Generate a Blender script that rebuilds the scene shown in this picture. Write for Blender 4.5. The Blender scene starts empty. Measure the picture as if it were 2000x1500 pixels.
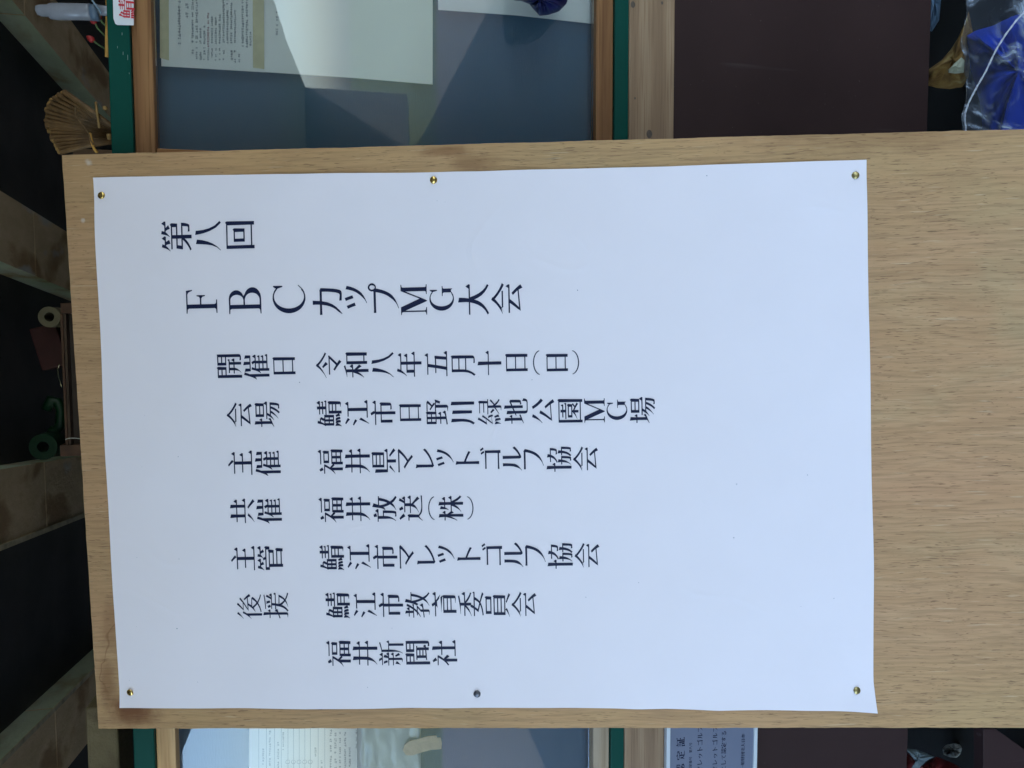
import bpy, math, random
from mathutils import Vector, Matrix
from mathutils.geometry import tessellate_polygon
SC = bpy.context.scene
COL = SC.collection
EYE = 1.45
# ---------------------------------------------------------------- camera (phone held on its side: picture left is up)
CAM_ROT = Matrix(((-0.003033, 0.997827, 0.065818), (-0.201977, 0.063851, -0.977307), (-0.979386, -0.016257, 0.201344)))
cd = bpy.data.cameras.new('camera'); cd.sensor_width = 36; cd.lens = 27; cd.clip_start = .02; cd.clip_end = 1000
cam = bpy.data.objects.new('camera', cd); COL.objects.link(cam)
cam.matrix_world = Matrix.Translation((0, 0, EYE)) @ CAM_ROT.to_4x4(); SC.camera = cam
# ---------------------------------------------------------------- sky, sun, exposure
SUN_EL, SUN_AZ = 42, 20          # sun stands behind the shed, so its front is in open shade
w = bpy.data.worlds.new('World'); SC.world = w; w.use_nodes = True
sky = w.node_tree.nodes.new('ShaderNodeTexSky'); sky.sky_type = 'NISHITA'; sky.sun_disc = False
sky.sun_elevation = math.radians(SUN_EL); sky.sun_rotation = math.radians(SUN_AZ); sky.air_density = 1.0; sky.dust_density = 2.5; sky.ozone_density = 3.0
bgn = w.node_tree.nodes['Background']; w.node_tree.links.new(sky.outputs[0], bgn.inputs[0]); bgn.inputs[1].default_value = .15
sl = bpy.data.lights.new('sun', 'SUN'); sl.energy = 2.0; sl.angle = math.radians(.5); sl.color = (1, .95, .87)
so = bpy.data.objects.new('sun', sl); COL.objects.link(so)
sd = Vector((math.sin(math.radians(SUN_AZ))*math.cos(math.radians(SUN_EL)), math.cos(math.radians(SUN_AZ))*math.cos(math.radians(SUN_EL)), math.sin(math.radians(SUN_EL))))
so.rotation_euler = (-sd).to_track_quat('-Z', 'Y').to_euler(); so.location = (0, 6, 6)
SC.view_settings.view_transform = 'Standard'; SC.view_settings.look = 'None'; SC.view_settings.gamma = 1; SC.view_settings.exposure = 3.35
# ---------------------------------------------------------------- measured layout of the poster (mm on the sheet)
POSTER_TEXT = [   # one list per column: character, left, right, bottom, top on the sheet in millimetres
    [('第', 217.7, 250.9, 314.5, 348.7), ('八', 217.3, 249.9, 281.1, 310.5), ('回', 218.6, 248.9, 243.7, 276.5)],
    [('F', 148.6, 174.6, 287.6, 322.9), ('B', 146.9, 175.7, 238.0, 274.3), ('C', 146.4, 177.4, 188.7, 225.3), ('カ', 143.7, 173.0, 148.3, 180.8), ('ッ', 149.8, 175.0, 120.8, 145.3), ('プ', 144.6, 177.1, 85.7, 119.7), ('M', 141.6, 174.6, 54.7, 83.5), ('G', 145.4, 172.2, 24.9, 51.9), ('大', 140.1, 173.5, -13.3, 20.4), ('会', 139.9, 173.8, -50.1, -15.8)],
    [('開', 76.4, 102.6, 262.5, 290.9), ('催', 74.1, 102.0, 231.7, 260.8), ('日', 79.2, 98.2, 202.4, 227.9)],
    [('令', 74.3, 102.6, 151.0, 179.6), ('和', 74.0, 102.0, 121.1, 148.5), ('八', 73.7, 101.4, 92.7, 117.7), ('年', 73.8, 101.3, 62.1, 89.5), ('五', 73.8, 101.3, 33.8, 58.7), ('月', 73.5, 96.2, 2.9, 29.9), ('十', 74.0, 100.6, -25.5, 0.6), ('日', 77.7, 96.7, -54.1, -29.7), ('(', 73.3, 99.9, -67.2, -60.0), ('日', 76.8, 95.8, -97.9, -73.9), (')', 73.1, 99.3, -110.1, -102.6)],
    [('会', 21.5, 48.9, 252.7, 281.5), ('場', 21.2, 49.5, 221.5, 250.2)],
    [('鯖', 20.4, 49.4, 152.5, 180.4), ('江', 21.1, 49.1, 122.0, 148.9), ('市', 21.4, 48.3, 92.4, 120.3), ('日', 25.2, 43.8, 64.0, 88.4), ('野', 20.8, 48.4, 33.9, 58.8), ('川', 20.3, 45.6, 4.9, 31.1), ('緑', 19.8, 47.9, -24.7, 1.7), ('地', 20.5, 48.0, -53.3, -27.3), ('公', 20.5, 47.5, -82.4, -57.8), ('園', 20.6, 46.4, -112.8, -85.8), ('M', 20.2, 46.5, -137.0, -114.8), ('G', 22.6, 44.7, -161.4, -139.0), ('場', 18.8, 47.2, -191.6, -163.9)],
    [('主', -31.8, -4.6, 254.2, 281.5), ('催', -33.4, -5.3, 222.4, 251.1)],
    [('福', -32.6, -5.0, 152.7, 180.8), ('井', -31.9, -4.5, 122.3, 150.4), ('県', -31.7, -4.7, 93.2, 120.6), ('マ', -31.4, -5.3, 74.3, 91.1), ('レ', -27.2, -5.4, 51.0, 71.4), ('ッ', -25.2, -6.5, 29.4, 48.7), ('ト', -23.9, -8.9, 1.1, 27.2), ('ゴ', -29.1, -5.0, -22.5, 0.0), ('ル', -31.3, -4.6, -45.6, -24.8), ('フ', -30.0, -7.7, -69.7, -47.6), ('協', -33.1, -5.6, -99.9, -72.5), ('会', -33.0, -5.8, -129.0, -101.6)],
    [('共', -85.9, -58.3, 253.1, 281.0), ('催', -86.8, -58.6, 222.9, 251.4)],
    [('福', -86.4, -58.3, 153.0, 181.3), ('井', -85.0, -57.6, 123.1, 150.7), ('放', -85.9, -57.3, 93.4, 120.9), ('送', -85.1, -57.1, 64.8, 91.1), ('(', -84.5, -58.5, 51.7, 58.6), ('株', -85.5, -57.7, 19.9, 47.2), (')', -84.6, -58.8, 8.6, 15.6)],
    [('主', -139.5, -111.9, 255.4, 282.3), ('管', -139.7, -112.2, 223.4, 252.5)],
    [('鯖', -139.9, -111.5, 154.0, 181.9), ('江', -139.0, -110.8, 124.0, 150.5), ('市', -138.6, -111.7, 94.2, 121.7), ('マ', -138.3, -111.9, 75.6, 91.9), ('レ', -133.8, -112.1, 51.8, 72.4), ('ッ', -132.3, -112.9, 30.7, 49.5), ('ト', -130.2, -115.2, 2.0, 27.9), ('ゴ', -135.6, -111.1, -22.0, 0.6), ('ル', -138.0, -110.7, -45.0, -24.3), ('フ', -136.5, -113.8, -69.8, -47.2), ('協', -140.2, -112.1, -99.5, -71.7), ('会', -139.8, -112.0, -128.9, -101.5)],
    [('後', -194.3, -166.2, 249.0, 277.3), ('援', -193.9, -164.9, 218.7, 247.8)],
    [('鯖', -194.2, -165.1, 149.1, 176.9), ('江', -193.2, -165.0, 118.8, 145.1), ('市', -192.6, -165.5, 89.2, 116.8), ('教', -193.5, -164.8, 59.4, 87.2), ('育', -192.3, -164.9, 29.9, 57.4), ('委', -192.4, -165.1, -0.4, 28.0), ('員', -193.4, -166.8, -29.9, -1.6), ('会', -193.5, -165.5, -58.8, -31.1)],
    [('福', -248.2, -219.5, 149.5, 177.3), ('井', -247.1, -219.3, 119.4, 147.4), ('新', -247.2, -219.1, 90.0, 117.9), ('聞', -246.5, -219.8, 60.7, 88.3), ('社', -247.9, -219.3, 30.4, 58.5)],
]
RIGHT_EDGE = [(301.2, 423.2), (301.2, 401.9), (300.6, 339.3), (300.1, 286.3), (299.0, 240.4), (297.9, 194.8), (297.7, 160.7), (295.9, 76.1), (295.7, 24.5), (294.9, -7.8), (294.9, -39.0), (294.5, -124.1), (294.1, -206.3), (294.3, -260.6), (294.2, -325.5), (294.6, -417.3)]
LEFT_EDGE = [(-295.8, 416.6), (-296.1, 377.9), (-296.6, 328.1), (-296.2, 271.5), (-296.8, 203.0), (-296.0, 143.1), (-295.4, 91.0), (-296.0, 27.8), (-295.8, -29.3), (-295.3, -86.1), (-295.9, -142.5), (-297.0, -169.5), (-296.4, -201.4), (-297.3, -230.5), (-298.6, -255.5), (-297.8, -308.8), (-297.8, -335.3), (-298.6, -377.1), (-299.7, -425.2)]
TOP_EDGE = [(301.2, 423.2), (260.3, 423.4), (226.3, 423.2), (188.8, 423.0), (149.0, 422.6), (96.9, 422.0), (51.0, 422.1), (-14.1, 422.2), (-83.2, 420.7), (-135.6, 419.2), (-188.9, 417.7), (-240.0, 416.8), (-277.2, 416.4), (-295.8, 416.6)]
BOTTOM_EDGE = [(294.6, -417.3), (240.4, -417.9), (116.9, -419.6), (-9.5, -421.3), (-137.2, -422.8), (-266.4, -422.6), (-299.7, -425.2)]
BOARD_CORNERS = [(327.4, 458.6), (-320.4, 443.0), (-317.3, -582.4), (321.2, -580.1)]
TACKS = [(281.5, 414.9), (287.2, 44.3), (278.5, -405.8), (-278.3, 404.0), (-280.0, 9.2), (-276.5, -405.1)]
BOARD_MATRIX = [[0.999395, -0.018405, 0.029514, -0.119704], [0.03312, 0.244373, -0.969116, 0.827924], [0.010625, 0.969507, 0.244834, 1.3156]]
# outlines of the characters: per character a list of shapes, each an outer loop and its holes, x,y,x,y in 1/500 em
GLYPHS = {
    'し': [[[-73,190,-146,206,-132,148,-138,-103,-131,-145,-114,-175,-87,-194,-52,-205,-11,-208,49,-201,100,-185,142,-161,174,-133,199,-104,168,-67,145,-99,116,-129,82,-155,40,-173,-10,-180,-36,-177,-57,-167,-73,-151,-83,-129,-86,-99,-80,148]]],
    'す': [[[-202,134,-201,100,-162,102,-120,105,-75,106,-30,108,16,108,17,56,8,58,-1,59,-12,59,-40,55,-65,43,-85,26,-99,2,-104,-25,-99,-54,-86,-77,-66,-93,-43,-102,-18,-106,-3,-106,8,-106,19,-100,6,-126,-10,-150,-31,-169,-58,-185,-93,-197,-87,-203,-25,-179,22,-149,55,-116,74,-79,81,-39,80,-25,78,-12,75,0,70,11,64,22,63,109,66,109,211,107,212,138,66,139,63,139,64,173,67,205,11,205,14,173,16,138],[31,-4,31,-30,26,-52,17,-68,5,-78,-11,-82,-27,-79,-40,-71,-49,-58,-55,-43,-58,-25,-55,-7,-49,8,-39,19,-27,27,-12,29,6,25,21,15]]],
    'て': [[[-207,137,-204,101,-163,108,-110,115,-54,121,-2,127,39,131,10,110,-18,81,-43,45,-61,4,-68,-41,-55,-99,-21,-143,27,-173,83,-191,139,-198,150,-169,101,-163,56,-147,18,-121,-8,-83,-18,-32,-14,5,0,43,22,79,52,108,90,128,108,131,128,134,149,136,170,137,188,137,188,169,54,161,-163,140]]],
    'と': [[[-93,199,-140,180,-125,147,-110,114,-95,82,-80,52,-66,26,-96,3,-120,-20,-139,-45,-151,-71,-155,-100,-147,-139,-124,-166,-88,-184,-42,-194,11,-197,48,-196,84,-194,117,-192,147,-188,172,-184,172,-150,145,-156,114,-161,79,-165,43,-168,9,-169,-33,-165,-65,-155,-87,-139,-100,-119,-104,-96,-101,-74,-93,-53,-79,-33,-60,-13,-35,5,-4,25,29,44,62,61,92,76,116,89,154,110,133,142,98,119,79,109,56,97,29,83,1,67,-27,51,-41,76,-54,104,-68,135,-81,167]]],
    'る': [[[-132,174,-130,140,-98,142,56,149,-61,49,-183,-74,-177,-81,-140,-46,-103,-20,-64,-2,-22,8,24,12,60,7,90,-6,112,-25,126,-50,131,-78,129,-101,124,-122,114,-139,99,-153,78,-164,71,-137,56,-113,35,-94,6,-82,-28,-77,-54,-80,-76,-89,-94,-103,-105,-120,-109,-140,-103,-162,-88,-181,-65,-195,-33,-204,5,-207,63,-201,112,-185,149,-158,172,-123,180,-78,173,-41,152,-9,121,15,81,31,34,36,21,36,8,36,-5,35,-18,33,-31,30,96,137,123,158,106,180,75,177,-96,172],[34,-175,-2,-178,-23,-176,-40,-170,-53,-161,-61,-150,-64,-137,-60,-120,-47,-108,-28,-103,-8,-107,9,-117,21,-133,30,-153]]],
    'カ': [[[175,95,146,109,115,107,2,107,5,161,8,202,-49,202,-46,161,-48,107,-130,107,-187,109,-187,75,-130,77,-51,77,-61,20,-75,-30,-94,-71,-117,-107,-144,-136,-152,-146,-159,-158,-166,-169,-173,-179,-181,-186,-174,-192,-126,-155,-83,-113,-46,-63,-18,0,-1,77,127,77,127,38,125,-11,120,-62,113,-107,104,-139,98,-150,90,-159,78,-162,1,-155,4,-188,89,-190,105,-190,118,-188,129,-184,138,-177,145,-167,157,-128,165,-75,170,-17,173,36,175,75]]],
    'ゴ': [[[117,223,85,209,93,198,102,184,110,170,117,156,124,143,157,158]],[[180,237,148,224,156,212,165,198,173,184,181,170,189,156,222,171]],[[-180,-143,-180,-177,-124,-175,114,-175,112,-208,168,-208,166,-160,163,97,162,135,125,132,-120,129,-174,132,-174,98,-119,100,114,99,114,-145,-125,-145]]],
    'シ': [[[-102,191,-121,162,-101,150,-78,134,-54,118,-33,103,-15,90,7,122,-10,133,-32,148,-57,164,-81,179]],[[-167,-180,-164,-186,-133,-181,-96,-174,-58,-165,-21,-154,11,-139,58,-109,102,-76,142,-41,177,-4,206,36,179,82,152,40,120,-1,83,-40,40,-76,-7,-107,-38,-125,-69,-142,-102,-158,-135,-171]],[[-177,79,-196,50,-175,38,-152,24,-128,8,-106,-7,-88,-20,-67,13,-84,24,-107,38,-132,53,-156,67]]],
    'ッ': [[[-6,99,-50,84,-42,66,-33,43,-24,17,-17,-7,-11,-24,33,-9]],[[174,68,123,85,116,47,106,10,93,-25,77,-58,58,-86,32,-117,5,-146,-25,-172,-57,-193,-90,-207,-84,-213,-49,-200,-11,-184,27,-164,62,-140,93,-109,113,-81,131,-51,145,-21,158,11,167,44]],[[-122,74,-165,57,-157,41,-148,18,-137,-9,-128,-35,-122,-55,-76,-38]]],
    'ト': [[[-88,-145,-91,-204,-32,-204,-35,-145,-36,23,0,11,40,-4,81,-22,120,-40,155,-58,170,-22,134,-6,94,11,50,27,5,43,-36,56,-36,144,-29,188,-101,203,-88,144]]],
    'フ': [[[176,136,139,160,121,156,-128,154,-178,157,-178,123,-128,124,121,124,116,93,107,58,95,22,79,-12,60,-42,34,-74,6,-106,-27,-135,-68,-160,-120,-179,-115,-185,-62,-167,-13,-148,30,-126,67,-99,98,-67,119,-34,138,4,153,44,165,82,173,116]]],
    'プ': [[[124,168,127,152,114,149,-136,147,-185,150,-185,116,-136,117,114,117,108,86,99,51,87,15,71,-19,52,-49,27,-81,-1,-113,-35,-142,-76,-167,-128,-185,-122,-191,-69,-174,-21,-155,22,-133,60,-106,90,-74,112,-41,131,-3,146,37,157,75,166,109,164,115,183,112,201,115,217,123,230,135,239,150,242,168,239,186,230,201,217,213,201,221,183,224,165,221,149,213,136,201,128,186],[151,168,155,185,167,197,183,201,199,197,210,185,213,168,210,150,199,134,183,127,167,134,155,150]]],
    'マ': [[[-23,-110,-3,-131,17,-153,36,-175,53,-195,66,-212,104,-182,90,-166,73,-148,55,-128,36,-109,17,-90,64,-51,107,-9,144,33,175,73,200,110,212,127,180,152,148,146,-148,144,-199,147,-199,111,-148,114,143,114,125,83,99,48,68,9,31,-29,-10,-64,-105,15,-136,-10,-117,-25,-93,-45,-68,-67,-43,-90]]],
    'リ': [[[141,188,84,188,86,145,86,67,86,16,84,-24,78,-56,67,-83,50,-108,31,-129,12,-149,-8,-166,-30,-180,-56,-190,-50,-195,-26,-188,3,-181,32,-171,60,-157,83,-137,102,-111,118,-82,130,-46,137,2,140,65,140,145]],[[-90,184,-145,184,-143,149,-143,-17,-146,-55,-90,-55,-92,-17,-92,149]]],
    'ル': [[[21,-176,27,-181,51,-184,87,-165,125,-142,162,-115,196,-85,225,-51,199,-14,175,-47,147,-77,118,-103,88,-125,60,-140,60,147,62,184,6,184,8,147,11,-151]],[[-203,-187,-195,-192,-169,-170,-143,-148,-119,-123,-100,-96,-87,-66,-80,-30,-76,15,-73,62,-71,108,-71,147,-68,183,-124,183,-121,146,-121,109,-122,65,-124,21,-128,-20,-135,-52,-144,-82,-153,-112,-165,-140,-181,-166]]],
    'レ': [[[-139,-168,-106,-196,-91,-187,-19,-162,48,-132,107,-97,159,-56,203,-11,179,26,137,-20,86,-63,29,-100,-30,-130,-88,-150,-88,136,-82,173,-153,188,-140,136,-137,-149]]],
    '一': [[[-228,15,-228,-5,227,-5,233,15,200,60,167,15]]],
    '主': [[[-63,208,-44,193,-24,175,-5,155,12,137,26,121,-199,121,-199,101,-30,101,-30,-24,-176,-24,-176,-44,-30,-44,-30,-184,-222,-184,-222,-204,221,-204,227,-184,194,-139,161,-184,27,-184,27,-44,175,-44,181,-24,148,21,115,-24,27,-24,27,101,196,101,202,121,169,166,136,121,21,121,59,148,44,163,26,179,5,195,-17,211,-37,226]]],
    '五': [[[-163,27,-163,7,-76,7,-109,-173,-222,-173,-222,-193,220,-193,226,-173,193,-128,160,-173,126,-173,145,34,108,37,101,31,-18,27,2,152,185,152,191,172,158,217,125,172,-190,172,-190,152,-55,152,-73,27],[-53,-173,-20,7,88,7,71,-173]]],
    '井': [[[-204,117,-204,97,-116,97,-116,34,-119,-38,-220,-38,-220,-58,-123,-58,-129,-91,-138,-126,-152,-160,-172,-192,-202,-218,-197,-223,-158,-194,-125,-164,-97,-130,-77,-95,-66,-58,61,-58,61,-229,116,-229,116,-58,218,-58,224,-38,191,7,158,-38,116,-38,116,97,206,97,212,117,179,162,146,117,116,117,119,219,52,234,61,117,-61,117,-58,219,-125,234,-116,117],[-63,-38,-61,33,-61,97,61,97,61,-38]]],
    '交': [[[-94,109,-112,85,-133,59,-155,34,-179,11,-204,-7,-199,-12,-171,6,-139,25,-107,46,-78,69,-53,94]],[[58,90,86,69,112,45,135,20,156,-3,174,-24,217,10,197,30,171,49,142,69,112,88,83,107]],[[-67,15,-111,1,-98,-26,-82,-51,-65,-73,-46,-94,-26,-115,-59,-138,-94,-161,-132,-181,-173,-198,-219,-211,-216,-216,-168,-204,-121,-191,-77,-177,-36,-159,0,-136,34,-159,73,-179,115,-195,161,-208,209,-218,211,-210,211,-205,215,-198,169,-188,129,-174,92,-157,58,-137,26,-115,47,-95,67,-73,85,-50,101,-24,114,4,66,18,55,-8,45,-31,32,-52,18,-72,0,-90,-18,-71,-32,-52,-45,-32,-56,-9]],[[-44,215,-10,151,-217,151,-217,131,213,131,219,151,186,196,153,151,-13,151,35,171,30,182,24,194,16,206,7,218,-1,230]]],
    '人': [[[-40,234,-40,170,-46,78,-70,-25,-124,-123,-223,-201,-214,-208,-208,-214,-202,-221,-137,-180,-85,-135,-46,-86,-18,-33,0,25,19,-31,47,-84,86,-135,139,-180,205,-219,211,-211,216,-204,225,-197,137,-136,80,-57,47,27,30,102,24,154,30,219]]],
    '付': [[[-45,3,-31,-22,-18,-48,-6,-73,5,-97,14,-118,71,-87,59,-68,44,-47,28,-25,10,-2,-6,21]],[[106,230,115,109,-79,109,-79,89,115,89,115,-177,116,-189,114,-197,107,-201,16,-208,18,-212,49,-214,76,-216,99,-218,118,-218,132,-216,151,-210,164,-199,170,-177,170,89,224,89,229,109,202,147,174,109,170,109,173,215]],[[-113,213,-131,166,-150,120,-171,77,-196,38,-224,5,-219,-2,-209,6,-198,11,-186,15,-176,21,-165,32,-165,-228,-112,-228,-112,110,-101,129,-92,145,-83,161,-75,178,-67,198]]],
    '令': [[[-50,90,-34,74,-19,57,-5,38,7,21,17,6,60,41,48,54,31,68,12,82,-8,96,-26,109]],[[-166,-9,-166,-29,112,-29,2,-137,-75,-89,-99,-113,-65,-135,-29,-161,5,-188,35,-213,59,-235,94,-197,35,-159,177,-15,155,-2,137,-9]],[[-7,221,-40,179,-79,138,-123,101,-171,68,-223,41,-219,36,-173,58,-126,81,-80,107,-37,136,1,170,37,136,79,104,123,76,167,51,209,30,215,39,221,46,229,54,186,74,142,100,99,130,60,162,26,195,31,202]]],
    '会': [[[-177,-204,-163,-201,-137,-199,-87,-195,-2,-189,129,-179,158,-233,205,-204,189,-181,166,-155,141,-128,113,-101,85,-76,53,-94,118,-161,-124,-179,-101,-157,-75,-131,-49,-103,-25,-75,-4,-49,206,-49,211,-29,183,9,156,-29,-206,-29,-206,-49,-61,-49,-81,-76,-101,-102,-119,-125,-135,-143,-145,-155,-158,-172,-168,-190,-178,-200]],[[-11,217,-41,179,-77,143,-120,110,-168,80,-224,53,-216,46,-210,39,-204,30,-119,76,-119,47,118,47,118,67,-130,67,-103,85,-75,104,-47,125,-21,146,0,167,20,149,42,131,66,113,93,95,120,78,137,67,154,58,172,48,189,40,207,32,230,62,182,81,136,106,93,134,55,163,23,192,29,200]]],
    '催': [[[-141,228,-155,180,-170,131,-186,83,-205,40,-228,5,-223,-4,-214,5,-205,9,-196,12,-187,17,-179,28,-179,-229,-129,-229,-129,126,-121,144,-114,161,-107,179,-101,197,-95,215]],[[-85,213,-76,103,211,103,214,198,152,213,161,123,95,123,98,220,35,235,44,123,-28,123,-25,198]],[[49,75,71,28,-22,28,-2,80,-45,91,-55,56,-67,19,-80,-16,-96,-48,-115,-73,-110,-80,-73,-55,-73,-229,-25,-229,-25,-200,226,-200,230,-180,209,-151,188,-180,112,-180,112,-128,206,-128,210,-108,189,-80,168,-108,112,-108,112,-60,206,-60,210,-40,190,-13,170,-40,112,-40,112,8,218,8,224,28,191,73,159,28,120,28,116,39,111,51,104,64,97,76,90,88],[-25,-180,-25,-128,62,-128,62,-180],[-25,-60,62,-60,62,-108,-25,-108],[-27,-40,-27,8,62,8,62,-40]]],
    '八': [[[-115,188,-120,102,-128,13,-143,-72,-173,-149,-223,-209,-218,-215,-159,-154,-114,-83,-82,-4,-59,81,-47,168]],[[89,184,25,196,31,147,47,63,79,-39,129,-141,203,-224,211,-216,220,-208,232,-201,163,-123,121,-29,99,64,91,141]]],
    '公': [[[-98,208,-116,164,-134,120,-154,80,-179,44,-209,14,-202,9,-168,39,-133,72,-100,108,-70,148,-46,194]],[[90,210,44,191,70,147,98,103,130,62,162,25,194,-7,232,32,201,60,169,93,140,130,113,169]],[[-175,-183,-161,-180,-135,-177,-86,-174,-2,-169,128,-161,162,-230,214,-202,196,-173,172,-140,145,-106,117,-71,90,-38,52,-55,118,-143,-124,-157,-94,-121,-64,-83,-35,-42,-7,0,19,44,-30,66,-55,17,-79,-28,-102,-67,-122,-97,-137,-117,-146,-132,-154,-148,-161,-163,-168,-174,-176,-180]]],
    '共': [[[43,-112,72,-135,101,-161,129,-187,154,-212,174,-232,220,-203,197,-183,167,-162,134,-139,101,-117,71,-96]],[[-89,-95,-107,-119,-129,-145,-153,-172,-180,-196,-209,-215,-204,-219,-171,-201,-137,-181,-102,-159,-71,-136,-46,-111]],[[-206,115,-206,95,-119,95,-119,-39,-226,-39,-226,-59,225,-59,231,-39,198,6,165,-39,116,-39,116,95,207,95,213,115,180,160,147,115,116,115,119,216,53,231,62,115,-65,115,-62,216,-128,231,-119,115],[-65,-39,-65,95,62,95,62,-39]]],
    '十': [[[-38,235,-29,34,-223,34,-223,14,-29,14,-29,-229,28,-229,28,14,223,14,229,34,196,79,163,34,28,34,31,220]]],
    '協': [[[101,26,107,-38,66,-38,66,-58,106,-58,101,-93,94,-127,84,-157,69,-183,47,-205,55,-212,63,-220,68,-228,94,-202,116,-172,132,-137,144,-99,152,-58,182,-58,181,-105,180,-141,178,-167,176,-183,173,-191,171,-196,168,-200,164,-202,129,-197,133,-206,136,-214,137,-224,178,-221,189,-222,198,-221,206,-216,211,-204,216,-184,219,-152,222,-108,225,-48,221,-38,154,-38,160,11]],[[31,224,35,169,-53,169,-53,149,30,149,20,124,7,100,-12,78,-36,59,-69,44,-63,39,-59,33,-55,26,-16,43,17,65,44,89,64,117,78,149,158,149,156,122,154,101,152,85,150,74,146,67,143,63,138,60,132,59,82,64,86,55,87,46,88,37,146,38,158,38,168,39,176,44,183,53,189,68,195,90,200,120,204,159,201,169,85,169,93,209]],[[-62,26,-56,-38,-99,-38,-99,-58,-58,-58,-61,-94,-66,-130,-73,-163,-85,-192,-104,-215,-100,-220,-74,-195,-52,-166,-34,-134,-20,-98,-12,-58,15,-58,13,-106,11,-142,10,-167,7,-184,4,-192,2,-197,0,-201,-4,-203,-35,-198,-31,-206,-29,-215,-28,-224,9,-222,20,-222,29,-222,37,-217,42,-205,46,-184,50,-152,53,-107,56,-47,53,-38,-10,-38,-4,11]],[[-185,236,-176,90,-230,90,-230,70,-176,70,-176,-228,-125,-228,-125,70,-74,70,-69,90,-95,125,-121,90,-125,90,-122,221]]],
    '号': [[[-166,202,-166,81,163,81,170,187,168,200,149,217,128,202],[-113,182,108,182,108,101,-113,101]],[[-219,23,-219,3,-121,3,-153,-87,104,-87,100,-119,96,-146,92,-168,88,-183,81,-192,75,-195,66,-198,56,-199,-29,-193,-25,-202,-25,-210,-24,-219,68,-219,85,-220,98,-219,110,-213,121,-201,131,-182,141,-157,150,-122,158,-78,155,-67,-88,-67,-65,3,214,3,220,23,187,68,154,23]]],
    '和': [[[6,175,6,-206,58,-206,58,-158,153,-158,153,-203,207,-203,214,160,212,173,193,190,172,175],[58,-138,58,155,153,155,153,-138]],[[-30,225,-60,214,-97,201,-138,190,-180,179,-221,172,-219,167,-135,169,-135,74,-225,74,-225,54,-140,54,-155,14,-171,-29,-189,-72,-209,-109,-231,-138,-227,-146,-207,-126,-187,-108,-167,-87,-149,-62,-133,-31,-135,-228,-83,-228,-83,-24,-34,-103,0,-58,-85,31,-85,54,-3,54,3,74,-30,119,-63,74,-83,74,-83,181,-65,184,-50,188,-36,191,-22,195,-9,200]]],
    '員': [[[-163,204,-163,102,165,102,172,189,170,202,151,219,130,204],[-110,184,110,184,110,122,-110,122]],[[44,-166,77,-177,110,-190,143,-204,172,-218,198,-230,229,-204,202,-193,169,-182,133,-171,97,-161,64,-151]],[[-185,65,-185,-142,-73,-142,-95,-156,-124,-172,-155,-189,-188,-203,-220,-214,-216,-217,-183,-209,-147,-200,-111,-190,-77,-179,-50,-165,-85,-142,185,-142,192,50,190,63,171,80,150,65],[-132,-17,130,-17,130,-59,-132,-59],[-132,-79,130,-79,130,-122,-132,-122],[-132,45,130,45,130,3,-132,3]]],
    '回': [[[-107,87,-107,-81,102,-81,109,72,107,85,88,102,67,87],[-57,67,49,67,49,-61,-57,-61]],[[-217,200,-217,-228,-163,-228,-163,-194,159,-194,159,-228,215,-228,222,185,220,198,201,215,180,200],[-163,-174,-163,180,159,180,159,-174]]],
    '団': [[[-110,16,-96,-2,-84,-23,-74,-44,-66,-64,-60,-82,-9,-54,-18,-38,-31,-20,-47,-3,-64,15,-80,32]],[[29,159,38,82,-146,82,-146,62,38,62,38,-106,39,-114,39,-119,36,-122,-26,-128,-24,-133,-2,-134,18,-137,35,-139,49,-139,59,-138,73,-132,84,-123,88,-107,88,62,149,62,154,82,124,123,94,82,88,82,91,144]],[[-217,197,-217,-229,-164,-229,-164,-198,161,-198,161,-229,216,-229,223,182,221,195,202,212,181,197],[-164,-178,-164,177,161,177,161,-178]]],
    '園': [[[-28,163,-28,133,-120,133,-120,113,-28,113,-28,79,-149,79,-149,59,145,59,148,79,132,100,116,79,21,79,21,113,118,113,122,133,102,160,83,133,21,133,21,163]],[[-124,33,-124,-49,-24,-49,-46,-68,-70,-87,-97,-105,-124,-120,-153,-132,-149,-137,-126,-129,-102,-121,-78,-113,-55,-104,-33,-91,-33,-159,14,-159,14,-88,40,-100,66,-114,89,-128,110,-141,128,-153,154,-126,92,-96,144,-58,118,-42,122,-38,129,18,127,31,108,48,87,33],[-79,13,75,13,75,-29,-79,-29],[18,-49,110,-49,66,-84,8,-59]],[[-217,200,-217,-229,-167,-229,-167,-201,162,-201,162,-229,214,-229,221,185,219,198,200,215,179,200],[-167,-181,-167,180,162,180,162,-181]]],
    '地': [[[-53,190,-44,37,-85,10,-82,5,-44,10,-45,-150,-42,-177,-32,-194,-17,-204,6,-208,37,-209,160,-210,187,-208,208,-201,222,-186,232,-163,237,-128,222,-123,203,-115,189,-107,187,-138,185,-161,181,-178,172,-187,158,-191,38,-191,15,-187,8,-173,7,-151,7,32,58,54,58,-118,108,-118,108,75,163,98,163,53,163,15,162,-16,162,-37,160,-50,159,-60,157,-66,152,-68,119,-64,123,-72,125,-82,127,-92,173,-86,188,-83,201,-76,209,-61,211,-43,212,-13,213,26,213,73,213,127,210,120,175,133,178,135,170,128,108,102,111,221,49,236,58,81,7,59,10,175]],[[-227,-129,-225,-135,-60,-73,-66,-49,-123,-72,-123,81,-72,81,-67,101,-93,136,-118,101,-123,101,-120,215,-182,230,-173,101,-229,101,-229,81,-173,81,-173,-95]]],
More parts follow.
